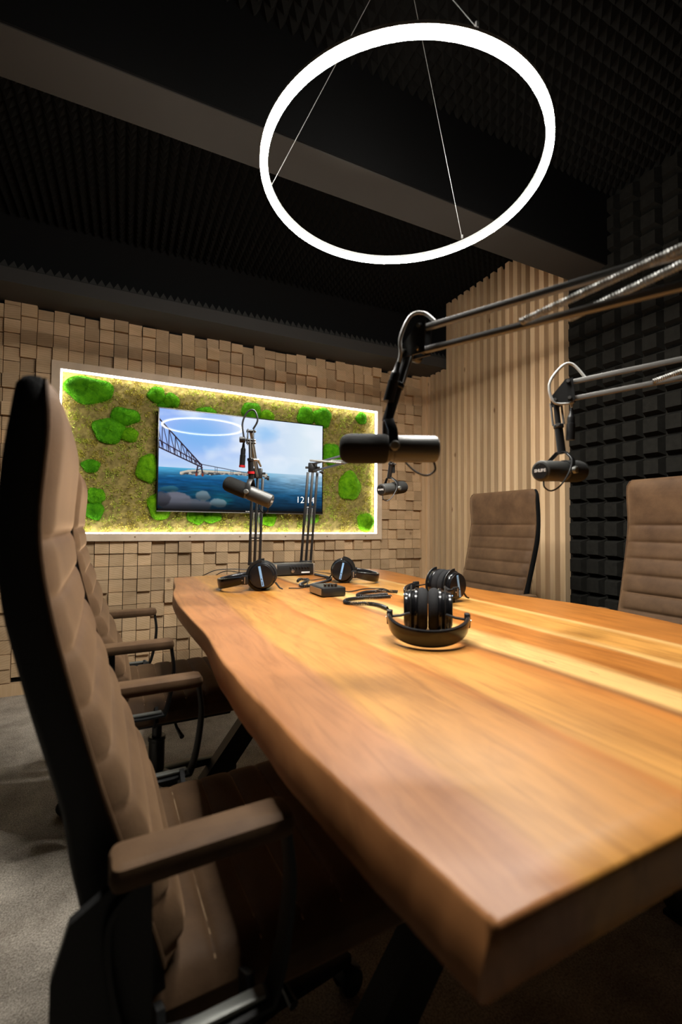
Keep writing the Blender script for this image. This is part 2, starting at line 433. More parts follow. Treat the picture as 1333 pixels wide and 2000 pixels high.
# back wall with its cladding of square timber ends
struct(MB().box(((XL+XR)/2, YB+.05, ZC/2), (XR-XL+.2, .1, ZC)).build('wall_back', M['black_paint'], smooth=False))
FX0, FX1, FZ0, FZ1, FW = -.400, 1.974, 1.0035, 2.075, .049     # opening of the moss frame
b = MB(); P = .0875
def stack(x0, wd, z0, z1):
    z = z0
    while z < z1-.02:
        zt = min(z+P, z1); dep = rnd.choice((.012, .020, .028, .038, .046)) + rnd.uniform(-.002, .002)
        b.box((x0+wd/2, YB-dep/2, (z+zt)/2), (wd-.0040, dep, zt-z-.0036)); z += P
OX0, OX1, OZ0, OZ1 = FX0-FW, FX1+FW, FZ0-FW, FZ1+FW
zlow = OZ0 - P*10
k = 0
while OX0-(k+1)*P > XL-.02:                                   # left of the frame
    stack(OX0-(k+1)*P, P, zlow+rnd.choice((0, 0, .03, .055))*(1 if k < 2 else 0), 2.452+rnd.choice((0, .03))); k += 1
ni = 28; pw = (OX1-OX0)/ni
for k in range(ni):                                           # below and above the frame
    stack(OX0+k*pw, pw, zlow, OZ0-.001); stack(OX0+k*pw, pw, OZ1+.001, 2.452+rnd.choice((0, .03)))
for k in range(5): stack(OX1+k*(2.460-OX1)/5, (2.460-OX1)/5, zlow, 2.452+rnd.choice((0, .03)))
wb = b.build('timber_block_cladding', M['block'], bpy.data.objects['wall_back'], smooth=False)
struct(MB().box(((XL+2.5)/2, YB-.018, .0375), (2.5-XL, .036, .075)).build('baseboard_back', M['slat'], smooth=False))
struct(MB().box((2.487, YB-.022, 1.235), (.05, .044, 2.47)).build('trim_1', M['slat'], smooth=False))

# right wall: pine battens, then black foam tiles
struct(MB().box((XR+.05, (YB+YF)/2, ZC/2), (.1, YB-YF, ZC)).build('wall_right', M['black_paint'], smooth=False))
b = MB(); y = 1.945
while y < 3.40:
    zt = 3.03 if y+.037 < 3.13 else 2.462
    b.box((XR-.025, y+.0185, zt/2+.002), (.05, .0375, zt-.004)); y += .0755
b.build('batten_cladding', M['slat'], bpy.data.objects['wall_right'], smooth=False)
f = MB(); pyramids(f, (XR-.008, 1.925, 0.0), (0, -1, 0), (0, 0, 1), (-1, 0, 0), 28, 27, .1115, .05, .70, .0035)
f.box((XR-.004, 1.925-.0557*28, ZC/2), (.008, .1115*28, ZC))
f.build('foam_tile_lining', M['foam_tile'], bpy.data.objects['wall_right'], smooth=False)

struct(MB().box((XL-.05, (YB+YF)/2, ZC/2), (.1, YB-YF, ZC)).build('wall_left', M['black_paint'], smooth=False))
f = MB(); pyramids(f, (XL+.002, YF, 0.0), (0, 1, 0), (0, 0, 1), (1, 0, 0), 42, 27, .1115, .05, .60, .0035)
f.build('foam_tile_lining', M['foam_tile'], bpy.data.objects['wall_left'], smooth=False)
struct(MB().box(((XL+XR)/2, YF-.05, ZC/2), (XR-XL+.2, .1, ZC)).build('wall_front', M['black_paint'], smooth=False))

# dropped beam across the ceiling
bm_ = MB(); bm_.box(((XL+XR)/2, 1.755, 2.83), (XR-XL, .20, .46))
struct(bm_.build('trim_2', M['beam'], smooth=False))
MB().box(((XL+XR)/2, 1.651, 2.832), (XR-XL, .008, .455)).build('felt_facing', M['felt'], bpy.data.objects['trim_2'], smooth=False)
# ledge along the back wall under the ceiling, foam sheet lying on it
struct(MB().box(((XL+XR)/2, 3.29, 2.508), (XR-XL, .31, .085)).build('trim_3', M['ledge'], smooth=False))
f = MB(); f.box(((XL+XR)/2, 3.30, 2.557), (XR-XL, .29, .013)); pyramids(f, (XL, 3.15, 2.56), (1, 0, 0), (0, 1, 0), (0, 0, 1), int((XR-XL)/.0455), 6, .0455, .05)
f.build('foam_sheet', M['foam_sheet'], bpy.data.objects['trim_3'], smooth=False)

# ------------------------------------------------------------------ pendant ring
RC, RR, RZ = Vector((.806, 1.235, 2.225)), .452, 2.225
pend = thing('ring_pendant_light', 'glowing white ring pendant light hung on thin wires from the ceiling', 'lamp', RC)
def ring_sweep(sec, n=128):
    vs = []; fs = []; m = len(sec)
    for i in range(n):
        t = 2*PI*i/n
        for r, z in sec: vs.append(((RR+r)*math.cos(t), (RR+r)*math.sin(t), z))
    for i in range(n):
        for k in range(m): fs.append((i*m+k, ((i+1) % n)*m+k, ((i+1) % n)*m+(k+1) % m, i*m+(k+1) % m))
    mb = MB(); mb.add(vs, fs); return mb
dif = ring_sweep([(-.0112, .003), (-.0112, -.008), (-.0095, -.011), (.0095, -.011), (.0112, -.008), (.0112, .003)])
dif.mi = [0 if f_i % 6 in (1, 2, 3) else 1 for f_i in range(len(dif.f))]
dif.build('diffuser', [M['glow'], M['glow_side']], pend)
ring_sweep([(-.0114, .0034), (-.0114, .013), (.0114, .013), (.0114, .0034)]).build('housing', M['alu'], pend)
for a in (145.6, 23.4, -100.1):
    p = Vector((RR*math.cos(math.radians(a)), RR*math.sin(math.radians(a)), .026)); q = Vector((.05*math.cos(math.radians(a)), .05*math.sin(math.radians(a)), ZC-RZ-.09))
    wr = MB().tube([p, q], .0011, 6).build('suspension_wire', M['wire'], pend)
    MB().cyl(p, p+Vector((0, 0, .014)), .004, 10).build('wire_clip', M['alu'], wr)
MB().cyl((0, 0, ZC-RZ-.09), (0, 0, ZC-RZ-.03), .07, 32, ch=.004).build('ceiling_canopy', M['alu'], pend)

# ------------------------------------------------------------------ moss picture
mp = thing('moss_picture', 'framed green moss panel with white light strips on the timber block wall', 'moss panel', ((FX0+FX1)/2, YB, FZ0-FW))
def L_(p): return Vector(p) - Vector(((FX0+FX1)/2, YB, FZ0-FW))
fm = MB(); YFR, D = 3.385, .062
for (x0, x1, z0, z1) in ((FX0-FW, FX1+FW, FZ1, FZ1+FW), (FX0-FW, FX1+FW, FZ0-FW, FZ0), (FX0-FW, FX0, FZ0, FZ1), (FX1, FX1+FW, FZ0, FZ1)):
    fm.box(L_(((x0+x1)/2, YFR+D/2-.002, (z0+z1)/2)), (x1-x0, D, z1-z0))
fo = fm.build('frame', M['frame'], mp, smooth=False)
for k in range(7):
    x = FX0+.1+k*.36
    MB().cyl(L_((x, YFR-.0035, FZ0-.022)), L_((x, YFR-.001, FZ0-.022)), .006, 12).build('screw_plug', M['stitch'], fo)
YL = 3.402
for nm, c_, d_ in (('t', ((FX0+FX1)/2, YL, FZ1-.004), (FX1-FX0, .026, .008)), ('b', ((FX0+FX1)/2, YL, FZ0+.004), (FX1-FX0, .026, .008)),
                   ('l', (FX0+.004, YL, (FZ0+FZ1)/2), (.008, .026, FZ1-FZ0-.018)), ('r', (FX1-.004, YL, (FZ0+FZ1)/2), (.008, .026, FZ1-FZ0-.018))):
    MB().box(L_(c_), d_).build('light_strip', M['led'], mp, smooth=False)
# flat moss: a rough bed with many short sprigs
g = random.Random(3); bed = MB()
bed.grid(90, 42, lambda u, v: L_((FX0+.002+u*(FX1-FX0-.004), YB-.004-.010*g.random(), FZ0+.002+v*(FZ1-FZ0-.004))))
bed_faces = len(bed.f)
for k in range(2600):                                   # clumps of sprigs
    x = g.uniform(FX0+.012, FX1-.012); z = g.uniform(FZ0+.012, FZ1-.012); hh = g.uniform(.006, .022); rad = g.uniform(.010, .024)
    for q_ in range(15):
        a = g.uniform(0, 2*PI); rr = rad*math.sqrt(g.random())*.8
        o = L_((min(max(x+rr*math.cos(a), FX0+.006), FX1-.006), YB-.006-hh*(1-(rr/rad)**2)*.7, min(max(z+rr*math.sin(a), FZ0+.006), FZ1-.006)))
        l = g.uniform(.008, .020); wd = g.uniform(.0014, .0032)
        d = Vector((math.cos(a)*rr/rad*1.4+g.uniform(-.5, .5), -g.uniform(.35, 1.1), math.sin(a)*rr/rad*1.4+g.uniform(-.5, .5))).normalized()
        s_ = d.cross(Vector((g.uniform(-1, 1), g.uniform(-1, 1), g.uniform(-1, 1)))).normalized()
        mid = o + d*l*.6
        bed.add([o - s_*wd*.5, o + s_*wd*.5, mid + s_*wd, mid - s_*wd, o + d*l + s_*wd*.1], [(0, 1, 2, 3), (3, 2, 4)])
bed.mi = [0]*bed_faces + [1]*(len(bed.f)-bed_faces)
mo = bed.build('flat_moss', [M['moss_base'], M['moss']], mp, smooth=False); mo['kind'] = 'stuff'
mounds = [(-.24, 1.966, .148, .089), (.183, 1.988, .058, .058), (.278, 1.961, .058, .051), (.224, 1.924, .035, .025), (-.016, 1.813, .093, .06),
          (-.114, 1.704, .099, .087), (.009, 1.688, .06, .049), (-.217, 1.457, .054, .044), (.136, 1.459, .076, .1), (-.183, 1.254, .054, .058),
          (-.19, 1.158, .058, .061), (.221, 1.2, .084, .097), (.528, 1.90, .072, .045), (.865, 1.945, .075, .079), (.987, 1.925, .064, .05),
          (1.318, 1.965, .075, .075), (1.464, 1.970, .081, .081), (1.555, 1.668, .082, .094), (1.721, 1.409, .102, .122), (1.835, 2.005, .05, .05),
          (1.882, 1.102, .08, .08), (.469, 1.128, .067, .055), (.578, 1.133, .068, .052), (1.002, 1.124, .076, .06), (1.381, 1.138, .062, .05)]
for (x, z, a, c_) in mounds:
    h = min(a, c_)*.80; mb = MB(); ph = [g.uniform(0, 6.28) for _ in range(4)]
    def shape(t, p):
        k = 1 + .07*math.sin(3*t+ph[0]) + .05*math.sin(5*t+ph[1])
        s_ = math.sin(p); return Vector((a*k*s_*math.cos(t), -h*math.cos(p)*(1+.05*math.sin(4*t+ph[2])), c_*k*s_*math.sin(t)))
    nt_, np_ = 36, 12; vs = [shape(2*PI*i/nt_, PI/2*(j+.001)/np_*1.06) for j in range(np_+1) for i in range(nt_)]
    mb.add(vs, [(j*nt_+i, j*nt_+(i+1) % nt_, (j+1)*nt_+(i+1) % nt_, (j+1)*nt_+i) for j in range(np_) for i in range(nt_)])
    for k in range(int(2600*a*c_/.008*.9)+500):     # short upright fibres
        t = g.uniform(0, 2*PI); p = math.acos(1-g.random()*1.0)
        q = shape(t, p); nn = Vector((q.x/a**2, q.y/h**2, q.z/c_**2)).normalized()
        nn = (nn + Vector((g.uniform(-.4, .4), g.uniform(-.4, .4), g.uniform(-.4, .4)))).normalized()
        s_ = nn.cross(Vector((g.uniform(-1, 1), g.uniform(-1, 1), g.uniform(-1, 1)))).normalized()*g.uniform(.0008, .0016)
        l = g.uniform(.004, .0085); mb.add([q-s_-nn*.002, q+s_-nn*.002, q+nn*l], [(0, 1, 2)])
    mb.build('cushion_moss', M['cushion'], mp, loc=L_((x, YB-.014, z)))

# ------------------------------------------------------------------ television
TX0, TX1, TZ0, TZ1, TY = .191, 1.440, 1.162, 1.886, 3.345
tv = thing('television', 'wall-mounted flat television showing a sea view with a bridge, among the moss', 'television', ((TX0+TX1)/2, TY, TZ0))
def T_(p): return Vector(p) - Vector(((TX0+TX1)/2, TY, TZ0))
TW, TH = TX1-TX0, TZ1-TZ0
MB().rbox(T_(((TX0+TX1)/2, TY+.022, (TZ0+TZ1)/2)), (TW, .040, TH), .004).build('cabinet', M['gloss'], tv)
bz = MB(); e = .007
for c_, d_ in ((((TX0+TX1)/2, TY, TZ1-e/2), (TW, .006, e)), ((TX0+e/2, TY, (TZ0+TZ1)/2), (e, .006, TH-2*e)), ((TX1-e/2, TY, (TZ0+TZ1)/2), (e, .006, TH-2*e)), (((TX0+TX1)/2, TY, TZ0+.009), (TW, .006, .018))):
    bz.box(T_(c_), d_)
bz.build('bezel', M['gloss'], tv, smooth=False)
MB().box(T_(((TX0+TX1)/2, TY-.002, TZ0-.001)), (TW, .010, .005)).build('chrome_lip', M['steel'], tv, smooth=False)
MB().box(T_(((TX0+TX1)/2, TY+.065, (TZ0+TZ1)/2)), (.4, .055, .3)).build('wall_bracket', M['satin'], tv, smooth=False)
# picture on the screen, drawn into the point colours of the pixel grid
PW, PH = 460, 262
uu, vv = np.meshgrid((np.arange(PW)+.5)/PW, (np.arange(PH)+.5)/PH)
def cl(x): return np.clip(x, 0, 1)
def vnoise(seed, fx, fy, oct_=4):
    rs = np.random.RandomState(seed); out = np.zeros_like(uu); amp = .5
    for o_ in range(oct_):
        gx, gy = int(fx*2**o_)+2, int(fy*2**o_)+2; G = rs.rand(gy+1, gx+1)
        X_, Y_ = uu*(gx-1), vv*(gy-1); i, j = X_.astype(int), Y_.astype(int); a_, b_ = X_-i, Y_-j; a_ = a_*a_*(3-2*a_); b_ = b_*b_*(3-2*b_)
        out += amp*((G[j, i]*(1-a_)+G[j, i+1]*a_)*(1-b_) + (G[j+1, i]*(1-a_)+G[j+1, i+1]*a_)*b_); amp *= .5
    return out
def C3(c_): return np.array(c_, float)[None, None, :]/255
def lerp3(a_, b_, t): return a_*(1-t[..., None]) + b_*t[..., None]
hz = .585
sky = lerp3(C3((150, 180, 240)), C3((214, 228, 238)), cl(uu*1.25-.1))
sky = lerp3(sky, C3((112, 172, 232)), cl(1-((uu-.22)/.2)**2-((vv-.24)/.22)**2)*.75)
sky = lerp3(sky, C3((120, 180, 235)), cl(1-((uu-.60)/.12)**2-((vv-.14)/.14)**2)*.55)
cloud = cl((vnoise(5, 5, 4)-.42)*4.2)
sky = lerp3(sky, C3((232, 238, 246)), cloud*.62)
sky = lerp3(sky, C3((200, 222, 240)), cl((vv-.40)/.18)*.65)
d = cl((vv-hz)/(1-hz))
sea = lerp3(C3((84, 170, 210)), C3((16, 74, 122)), cl(d*3.6)); sea = lerp3(sea, C3((7, 44, 66)), cl(d*2.0-.6))
pale = lerp3(C3((168, 200, 222)), C3((26, 80, 118)), cl(d*1.7)); pale = lerp3(pale, C3((8, 30, 48)), cl(d*1.8-.85))
sea = lerp3(sea, pale, cl((uu-.42)/.35))
rip = vnoise(9, 14, 60, 3)-.45
sea = np.clip(sea*(1+.75*rip[..., None]*cl(d*4)[..., None]), 0, 1)
teal = cl((vnoise(11, 7, 9)-.45)*4)*cl(1-((uu-.42)/.34)**2)*cl(d*2-.5); sea = lerp3(sea, C3((20, 112, 112)), teal*.6)
img = np.where((vv < hz)[..., None], sky, sea)
# breakwater
bw = (uu > .115) & (uu < .63); lo = .632 - .022*cl((uu-.2)/.2) + .012*(vnoise(21, 60, 2)-.5)*2; hi = .607 - .014*cl((uu-.12)/.08) + .006*cl((uu-.3)/.3)*0
hi = hi + .02*cl((.16-uu)/.05)
m_ = bw & (vv > hi) & (vv < lo+.02)
rocks = lerp3(C3((60, 62, 66)), C3((205, 198, 186)), cl((vnoise(23, 70, 60, 2)-.3)*3)); rocks = lerp3(C3((196, 186, 170)), rocks, cl((vv-hi-.012)*60))
img = np.where(m_[..., None], rocks, img)
# boulders in the shallows
for (cx_, cy_, rx_, ry_, c_, a_) in ((.09, .93, .10, .11, (88, 88, 98), .95), (.20, .96, .10, .07, (72, 74, 82), .9), (.245, .86, .045, .055, (104, 116, 122), .8), (.335, .93, .05, .05, (110, 122, 128), .75), (.06, .80, .06, .035, (50, 92, 100), .6), (.02, .90, .05, .08, (60, 60, 68), .9)):
    q = ((uu-cx_)/rx_)**2 + ((vv-cy_)/ry_)**2 + (vnoise(31, 24, 16)-.5)*1.1
    t = cl((1-q)*2.5)*a_; sh_ = C3(c_)*(1.18-.45*cl((vv-cy_)/ry_+.5))[..., None]
    img = lerp3(img, sh_, t)
def line(u0, v0, u1, v1, wd, col, al=1.0):
    global img
    asp = TH/TW; ax, ay = u1-u0, (v1-v0)*asp; L2 = ax*ax+ay*ay
    t = cl(((uu-u0)*ax+(vv-v0)*asp*ay)/L2); dd = np.hypot(uu-u0-t*ax, (vv-v0)*asp-t*ay)
    k = cl((wd-dd)*PW+.5)*al; img = lerp3(img, C3(col), k)
dk = (44, 32, 44)
A0, A1 = (-.02, .07), (.235, .545); B0, B1 = (-.02, .375), (.235, .565)
line(*A0, *A1, .0035, dk); line(*B0, *B1, .0035, dk); line(-.02, .30, .235, .535, .0028, dk)
n_ = 9
for k in range(n_+1):
    t = 1-(1-k/n_)**1.35; t2 = 1-(1-min(1, (k+1)/n_))**1.35
    top = (A0[0]+(A1[0]-A0[0])*t, A0[1]+(A1[1]-A0[1])*t); bot = (B0[0]+(B1[0]-B0[0])*t, B0[1]+(B1[1]-B0[1])*t); bot2 = (B0[0]+(B1[0]-B0[0])*t2, B0[1]+(B1[1]-B0[1])*t2)
    line(*top, *bot, .0022, dk); line(*top, bot2[0], bot2[1]-.02, .0018, dk)
for k in range(16):
    t = 1-(1-k/16)**1.3; x0 = -.02+.255*t; line(x0, .31+.235*t, x0+.004, .37+.19*t, .0016, dk)
for x0, x1 in ((.214, .205), (.232, .242)): line(x0, .55, x1, .635, .0040, dk)
line(.208, .60, .24, .57, .002, dk); line(.206, .635, .206, .65, .006, (120, 58, 44)); line(.241, .635, .241, .65, .006, (120, 58, 44))
line(.235, .535, .53, .605, .0022, (70, 70, 84))
for x0 in (.318, .411, .477):
    yv = .535+(x0-.235)/.295*.07; line(x0-.006, yv, x0-.006, .62, .0014, (78, 86, 104)); line(x0+.006, yv, x0+.006, .62, .0014, (78, 86, 104)); line(x0-.006, yv+.03, x0+.006, yv+.03, .001, (78, 86, 104))
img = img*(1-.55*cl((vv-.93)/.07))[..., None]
img = np.where(img <= .04045, img/12.92, ((img+.055)/1.055)**2.4)
SX0, SX1, SZ0, SZ1 = TX0+e, TX1-e, TZ0+.018, TZ1-e
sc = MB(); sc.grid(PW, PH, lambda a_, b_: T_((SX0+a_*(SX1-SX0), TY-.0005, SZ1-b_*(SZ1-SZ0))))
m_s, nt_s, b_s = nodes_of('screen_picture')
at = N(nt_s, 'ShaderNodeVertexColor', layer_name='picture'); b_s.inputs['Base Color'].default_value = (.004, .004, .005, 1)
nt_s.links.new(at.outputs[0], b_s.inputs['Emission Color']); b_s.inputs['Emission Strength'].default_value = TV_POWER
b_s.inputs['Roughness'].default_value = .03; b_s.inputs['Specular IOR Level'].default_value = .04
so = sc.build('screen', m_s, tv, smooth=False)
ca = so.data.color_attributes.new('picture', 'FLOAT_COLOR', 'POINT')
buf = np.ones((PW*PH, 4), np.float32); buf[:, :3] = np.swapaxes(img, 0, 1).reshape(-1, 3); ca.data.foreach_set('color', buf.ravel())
def text(name, body, size, matl, parent, mw, bold=0.0, depth=.0003):
    cu = bpy.data.curves.new(name, 'FONT'); cu.body = body; cu.size = size; cu.align_x = 'CENTER'; cu.align_y = 'CENTER'; cu.offset = bold; cu.extrude = depth
    tmp = bpy.data.objects.new(name+'_outline', cu); COL.objects.link(tmp)
    bpy.context.view_layer.update()
    me = bpy.data.meshes.new_from_object(tmp.evaluated_get(bpy.context.evaluated_depsgraph_get()))
    bpy.data.objects.remove(tmp); me.materials.clear(); me.materials.append(matl); me.name = name
    o = bpy.data.objects.new(name, me); COL.objects.link(o)
    o.parent = parent; o.matrix_local = mw; return o
RX90 = Matrix.Rotation(PI/2, 4, 'X')
text('clock_digits', '12:14', .072, M['white'], so, Matrix.Translation(T_((1.290, TY-.0015, 1.270))) @ RX90, bold=-.0012)
MB().box(T_((1.318, TY-.0012, 1.217)), (.028, .0006, .005)).build('clock_caption', M['white'], so, smooth=False)
MB().cyl(T_((.815, TY-.0036, TZ0+.009)), T_((.815, TY-.003, TZ0+.009)), .004, 14).build('maker_emblem', M['badge'], tv)
MB().box(T_((.832, TY-.0033, TZ0+.009)), (.018, .0006, .005)).build('maker_emblem', M['badge'], tv, smooth=False)

# ------------------------------------------------------------------ table
TT = .78; TB = TT-.058
K = .951
outl = [(.257, 2.744), (.238, 2.55), (.225, 2.338), (.197, 2.132), (.188, 1.849), (.197, 1.54), (.208, 1.314), (.205, 1.162), (.202, 1.024), (.206, .924), (.209, .824), (.217, .732),
        (.223, .647), (.227, .573), (.234, .505), (.24, .45), (.246, .392), (.253, .346), (.259, .307), (.266, .264)]
near = [(.266+.05*k, .264) for k in range(1, 26)]
right = [(1.56, .264), (1.555, .5), (1.575, .70), (1.60, .813), (1.625, .915), (1.648, 1.074), (1.645, 1.218), (1.618, 1.367), (1.596, 1.516), (1.573, 1.705), (1.586, 1.933), (1.584, 2.16), (1.613, 2.417), (1.627, 2.658), (1.616, 2.779)]
far = [(1.50, 2.845), (1.262, 2.836), (.957, 2.808), (.651, 2.794), (.435, 2.787)]
def dens(pl, n):
    return [(p.x, p.y) for p in spline([(x, y, 0) for x, y in pl], n)]
out = dens(outl, 5) + near + dens(right, 5) + far
out = [(x*K, y*K) for x, y in out]
tab = thing('table', 'long live-edge wooden table with honey coloured top and dark slanted legs', 'table', (.86, 1.45, 0))
tl = Vector((.86, 1.45, 0))
slab = MB(); nO = len(out); levels = []
cxy = Vector((.86, 1.45, 0))
wob = [rnd.uniform(-1, 1) for _ in range(nO)]; wob = [sum(wob[(i+k) % nO] for k in range(-3, 4))/7 for i in range(nO)]
nrm = []
for i in range(nO):
    a, b_ = Vector((*out[i-1], 0)), Vector((*out[(i+1) % nO], 0)); t = (b_-a).normalized(); nn = Vector((-t.y, t.x, 0))
    p = Vector((*out[i], 0))
    if nn.dot(p-cxy) < 0: nn = -nn
    live = 1.0 if abs(nn.x) > .75 else 0.0
    nrm.append((p, nn, live))
for (z, off, lo) in ((TT, -.005, 0), (TT-.0015, -.0015, .001), (TT-.005, 0, .002), (TT-.018, 0, .009), (TT-.034, 0, .016), (TT-.050, -.001, .018), (TB, -.006, .010)):
    levels.append([p + nn*(off + live*max(.12, min(1, 1.9-1.5*p.y))*(lo + .004*wob[i] if lo else 0)) + Vector((0, 0, z)) - tl for i, (p, nn, live) in enumerate(nrm)])
vs = [q for l in levels for q in l]; fs = []
for l in range(len(levels)-1):
    for i in range(nO): fs.append((l*nO+i, l*nO+(i+1) % nO, (l+1)*nO+(i+1) % nO, (l+1)*nO+i))
fs.append(tuple(range(nO))); fs.append(tuple(reversed([(len(levels)-1)*nO+i for i in range(nO)])))
slab.add(vs, fs); top_o = slab.build('tabletop', M['table'], tab, angle=50)
# object coordinates of the wood follow world X/Y: shift the texture by giving the slab its own origin
me = top_o.data
for v in me.vertices: v.co += Vector((.86, 1.45, 0))
top_o.location = (-.86, -1.45, 0)
for yy in (.72, 1.90):
    for sx in (-1, 1):
        a = Vector((.875+sx*.555, yy, .0)); b_ = Vector((.875+sx*.02, yy+sx*.001, TB))
        dirn = (b_-a).normalized(); a2 = a + Vector((0, 0, .012))
        MB().bar(a2, b_-dirn*.035, .08, .062, up=(0, 1, 0)).build('leg', M['legsteel'], tab, smooth=False, loc=-tl)
    MB().box((.875, yy, TB-.004), (.5, .10, .008)).build('mounting_plate', M['legsteel'], tab, smooth=False, loc=-tl)
    for sx in (-1, 1): MB().box((.875+sx*.555, yy, .006), (.12, .085, .012)).build('foot_plate', M['legsteel'], tab, smooth=False, loc=-tl)

# ------------------------------------------------------------------ office chairs
prof_f = [(.46, -.125), (.52, -.138), (.60, -.165), (.68, -.190), (.735, -.208), (.815, -.230), (.895, -.251), (.96, -.267), (1.035, -.280), (1.077, -.282), (1.14, -.277), (1.20, -.273), (1.245, -.281)]
prof_b = [(.44, -.215), (.52, -.220), (.60, -.228), (.66, -.243), (.71, -.247), (.85, -.286), (.98, -.317), (1.06, -.322), (1.14, -.320), (1.237, -.307)]
def interp(pr_, z):
    zs, xs_ = zip(*pr_); return float(np.interp(z, zs, xs_))
def soft(z): return sum(interp(prof_f, z+d_) for d_ in (-.03, -.015, 0, .015, .03))/5
def softb(z): return sum(interp(prof_b, z+d_) for d_ in (-.03, -.015, 0, .015, .03))/5
ZT = 1.247
def half_w(z):
    w_ = .250 if z > .95 else .250 - .012*min(1, (.95-z)/.4)
    if z > ZT-.03: w_ -= .018*((z-(ZT-.03))/.03)**2
    return w_
seams = [.50, .57, .64, .708, .776, .846, .914, .982, 1.052]
def bulge(z, t):
    if z >= seams[-1]: a_, b_ = seams[-1], ZT+.01
    else:
        a_, b_ = .44, seams[0]
        for s0, s1 in zip(seams, seams[1:]):
            if s0 <= z < s1: a_, b_ = s0, s1
    q = (z-a_)/(b_-a_); d_ = min(q, 1-q)*(b_-a_); k = 1-math.exp(-d_/.0075)
    edge = 1-math.exp(-(1-abs(t))*.25/.010)
    return k, edge
chair = thing('office_chair', 'x', 'chair', (0, 0, 0))
sh = MB()
def shell_v(z, side):  # ring of the shell cross-section at height z
    w_ = half_w(z); xf, xb = soft(z)-.001, softb(z); r_ = .008
    return [(xf, -w_+.002, z), (xf-r_, -w_, z), (xb+r_, -w_, z), (xb, -w_+r_, z), (xb-.006, -w_*.5, z), (xb-.008, 0, z), (xb-.006, w_*.5, z), (xb, w_-r_, z), (xb+r_, w_, z), (xf-r_, w_, z), (xf, w_-.002, z)]
zz = list(np.linspace(.435, ZT-.012, 44)); rows = [shell_v(z, 0) for z in zz]
tp = [((p[0]+softb(ZT)*0), p[1]*.985, ZT-.002) for p in rows[-1]]; rows.append([(p[0]*.97+.03*soft(ZT)-(.004 if p[0] > -.29 else -.006), p[1], p[2]) for p in tp])
m = len(rows[0]); sh.add([p for r_ in rows for p in r_], [(i*m+k, i*m+(k+1) % m, (i+1)*m+(k+1) % m, (i+1)*m+k) for i in range(len(rows)-1) for k in range(m)] + [tuple(reversed(range(m))), tuple((len(rows)-1)*m+k for k in range(m))])
sh.build('back_shell', M['shell'], chair, angle=55)
cu = MB(); nu, nv = 190, 25
def cush(u, v):
    z = .485 + u*(ZT-.485); t = 2*v-1; k, edge = bulge(z, t)
    base = .010 + .026*max(0, min(1, (.95-z)/.35))
    topf = 1-math.exp(-max(0, ZT-z)/.012); botf = 1-math.exp(-max(0, z-.483)/.01)
    x = soft(z) + (base*(.74+.26*k) + .008*k*(1-.35*t*t))*edge*topf*botf
    return (x, half_w(z)*t*.992, z)
cu.grid(nu, nv, cush)
cu.build('backrest', M['leather'], chair, angle=75)
pp = MB()
for sy in (-1, 1): pp.tube([(soft(z)+.0005, sy*(half_w(z)-.002), z) for z in np.linspace(.49, ZT-.006, 40)], .0032, 6)
pp.tube([(soft(ZT)-.001, y_, ZT-.003) for y_ in np.linspace(-.23, .23, 8)], .0032, 6)
pp.build('piping', M['leather'], bpy.data.objects['backrest'])
se = MB(); sx0, sx1 = -.175, .300; zs_ = .485
sseam = [sx0+.045+.0665*k for k in range(7)]
def seat(u, v):
    x = sx0+u*(sx1-sx0); t = 2*v-1; prev = max([sx0-.03]+[s_ for s_ in sseam if s_ <= x]); nxt = min([sx1+.005]+[s_ for s_ in sseam if s_ > x])
    d_ = min(x-prev, nxt-x); k = 1-math.exp(-d_/.007); ed = 1-math.exp(-(1-abs(t))*.25/.016); fr_ = 1-math.exp(-(sx1-x+.0005)/.02)
    z = zs_ - .038 + (.030 + .009*k*(1-.3*t*t))*ed*fr_ - .045*max(0, (x-.20)/.1)**2 - .012*max(0, 1-abs(x)/.2)*(1-t*t)
    return (x, .250*t, z)
se.grid(170, 31, seat)
bo = len(se.v); se.rbox(((sx0+sx1)/2, 0, .425), (sx1-sx0, .498, .05), .012)
se.build('seat', M['leather'], chair, angle=70)
st = MB()
for s_ in sseam[:-1]: st.tube([Vector(seat((s_-sx0)/(sx1-sx0), v))+Vector((0, 0, .0004)) for v in np.linspace(.04, .96, 14)], .0011, 5)
st.build('stitching', M['stitch'], bpy.data.objects['seat'])
MB().rbox((.02, 0, .392), (.42, .44, .018), .006).build('seat_pan', M['black_plastic'], chair)
me_ = MB(); me_.rbox((0, 0, .355), (.20, .14, .055), .01); me_.rbox((.0, .0, .335), (.10, .10, .03), .008)
mec = me_.build('tilt_mechanism', M['satin'], chair)
MB().cyl((.13, 0, .335), (.19, 0, .325), .032, 18, ch=.004).build('tension_knob', M['black_plastic'], mec)
MB().tube([(.05, -.08, .35), (.05, -.16, .345), (.06, -.22, .335)], [.005, .005, .008], 8).build('height_lever', M['black_plastic'], mec)
gl = MB(); gl.cyl((0, 0, .10), (0, 0, .25), .029, 20, ch=.003); gl.cyl((0, 0, .24), (0, 0, .335), .018, 18); gl.cyl((0, 0, .245), (0, 0, .262), .032, 20, ch=.003)
gl.build('gas_lift', M['black_plastic'], chair)
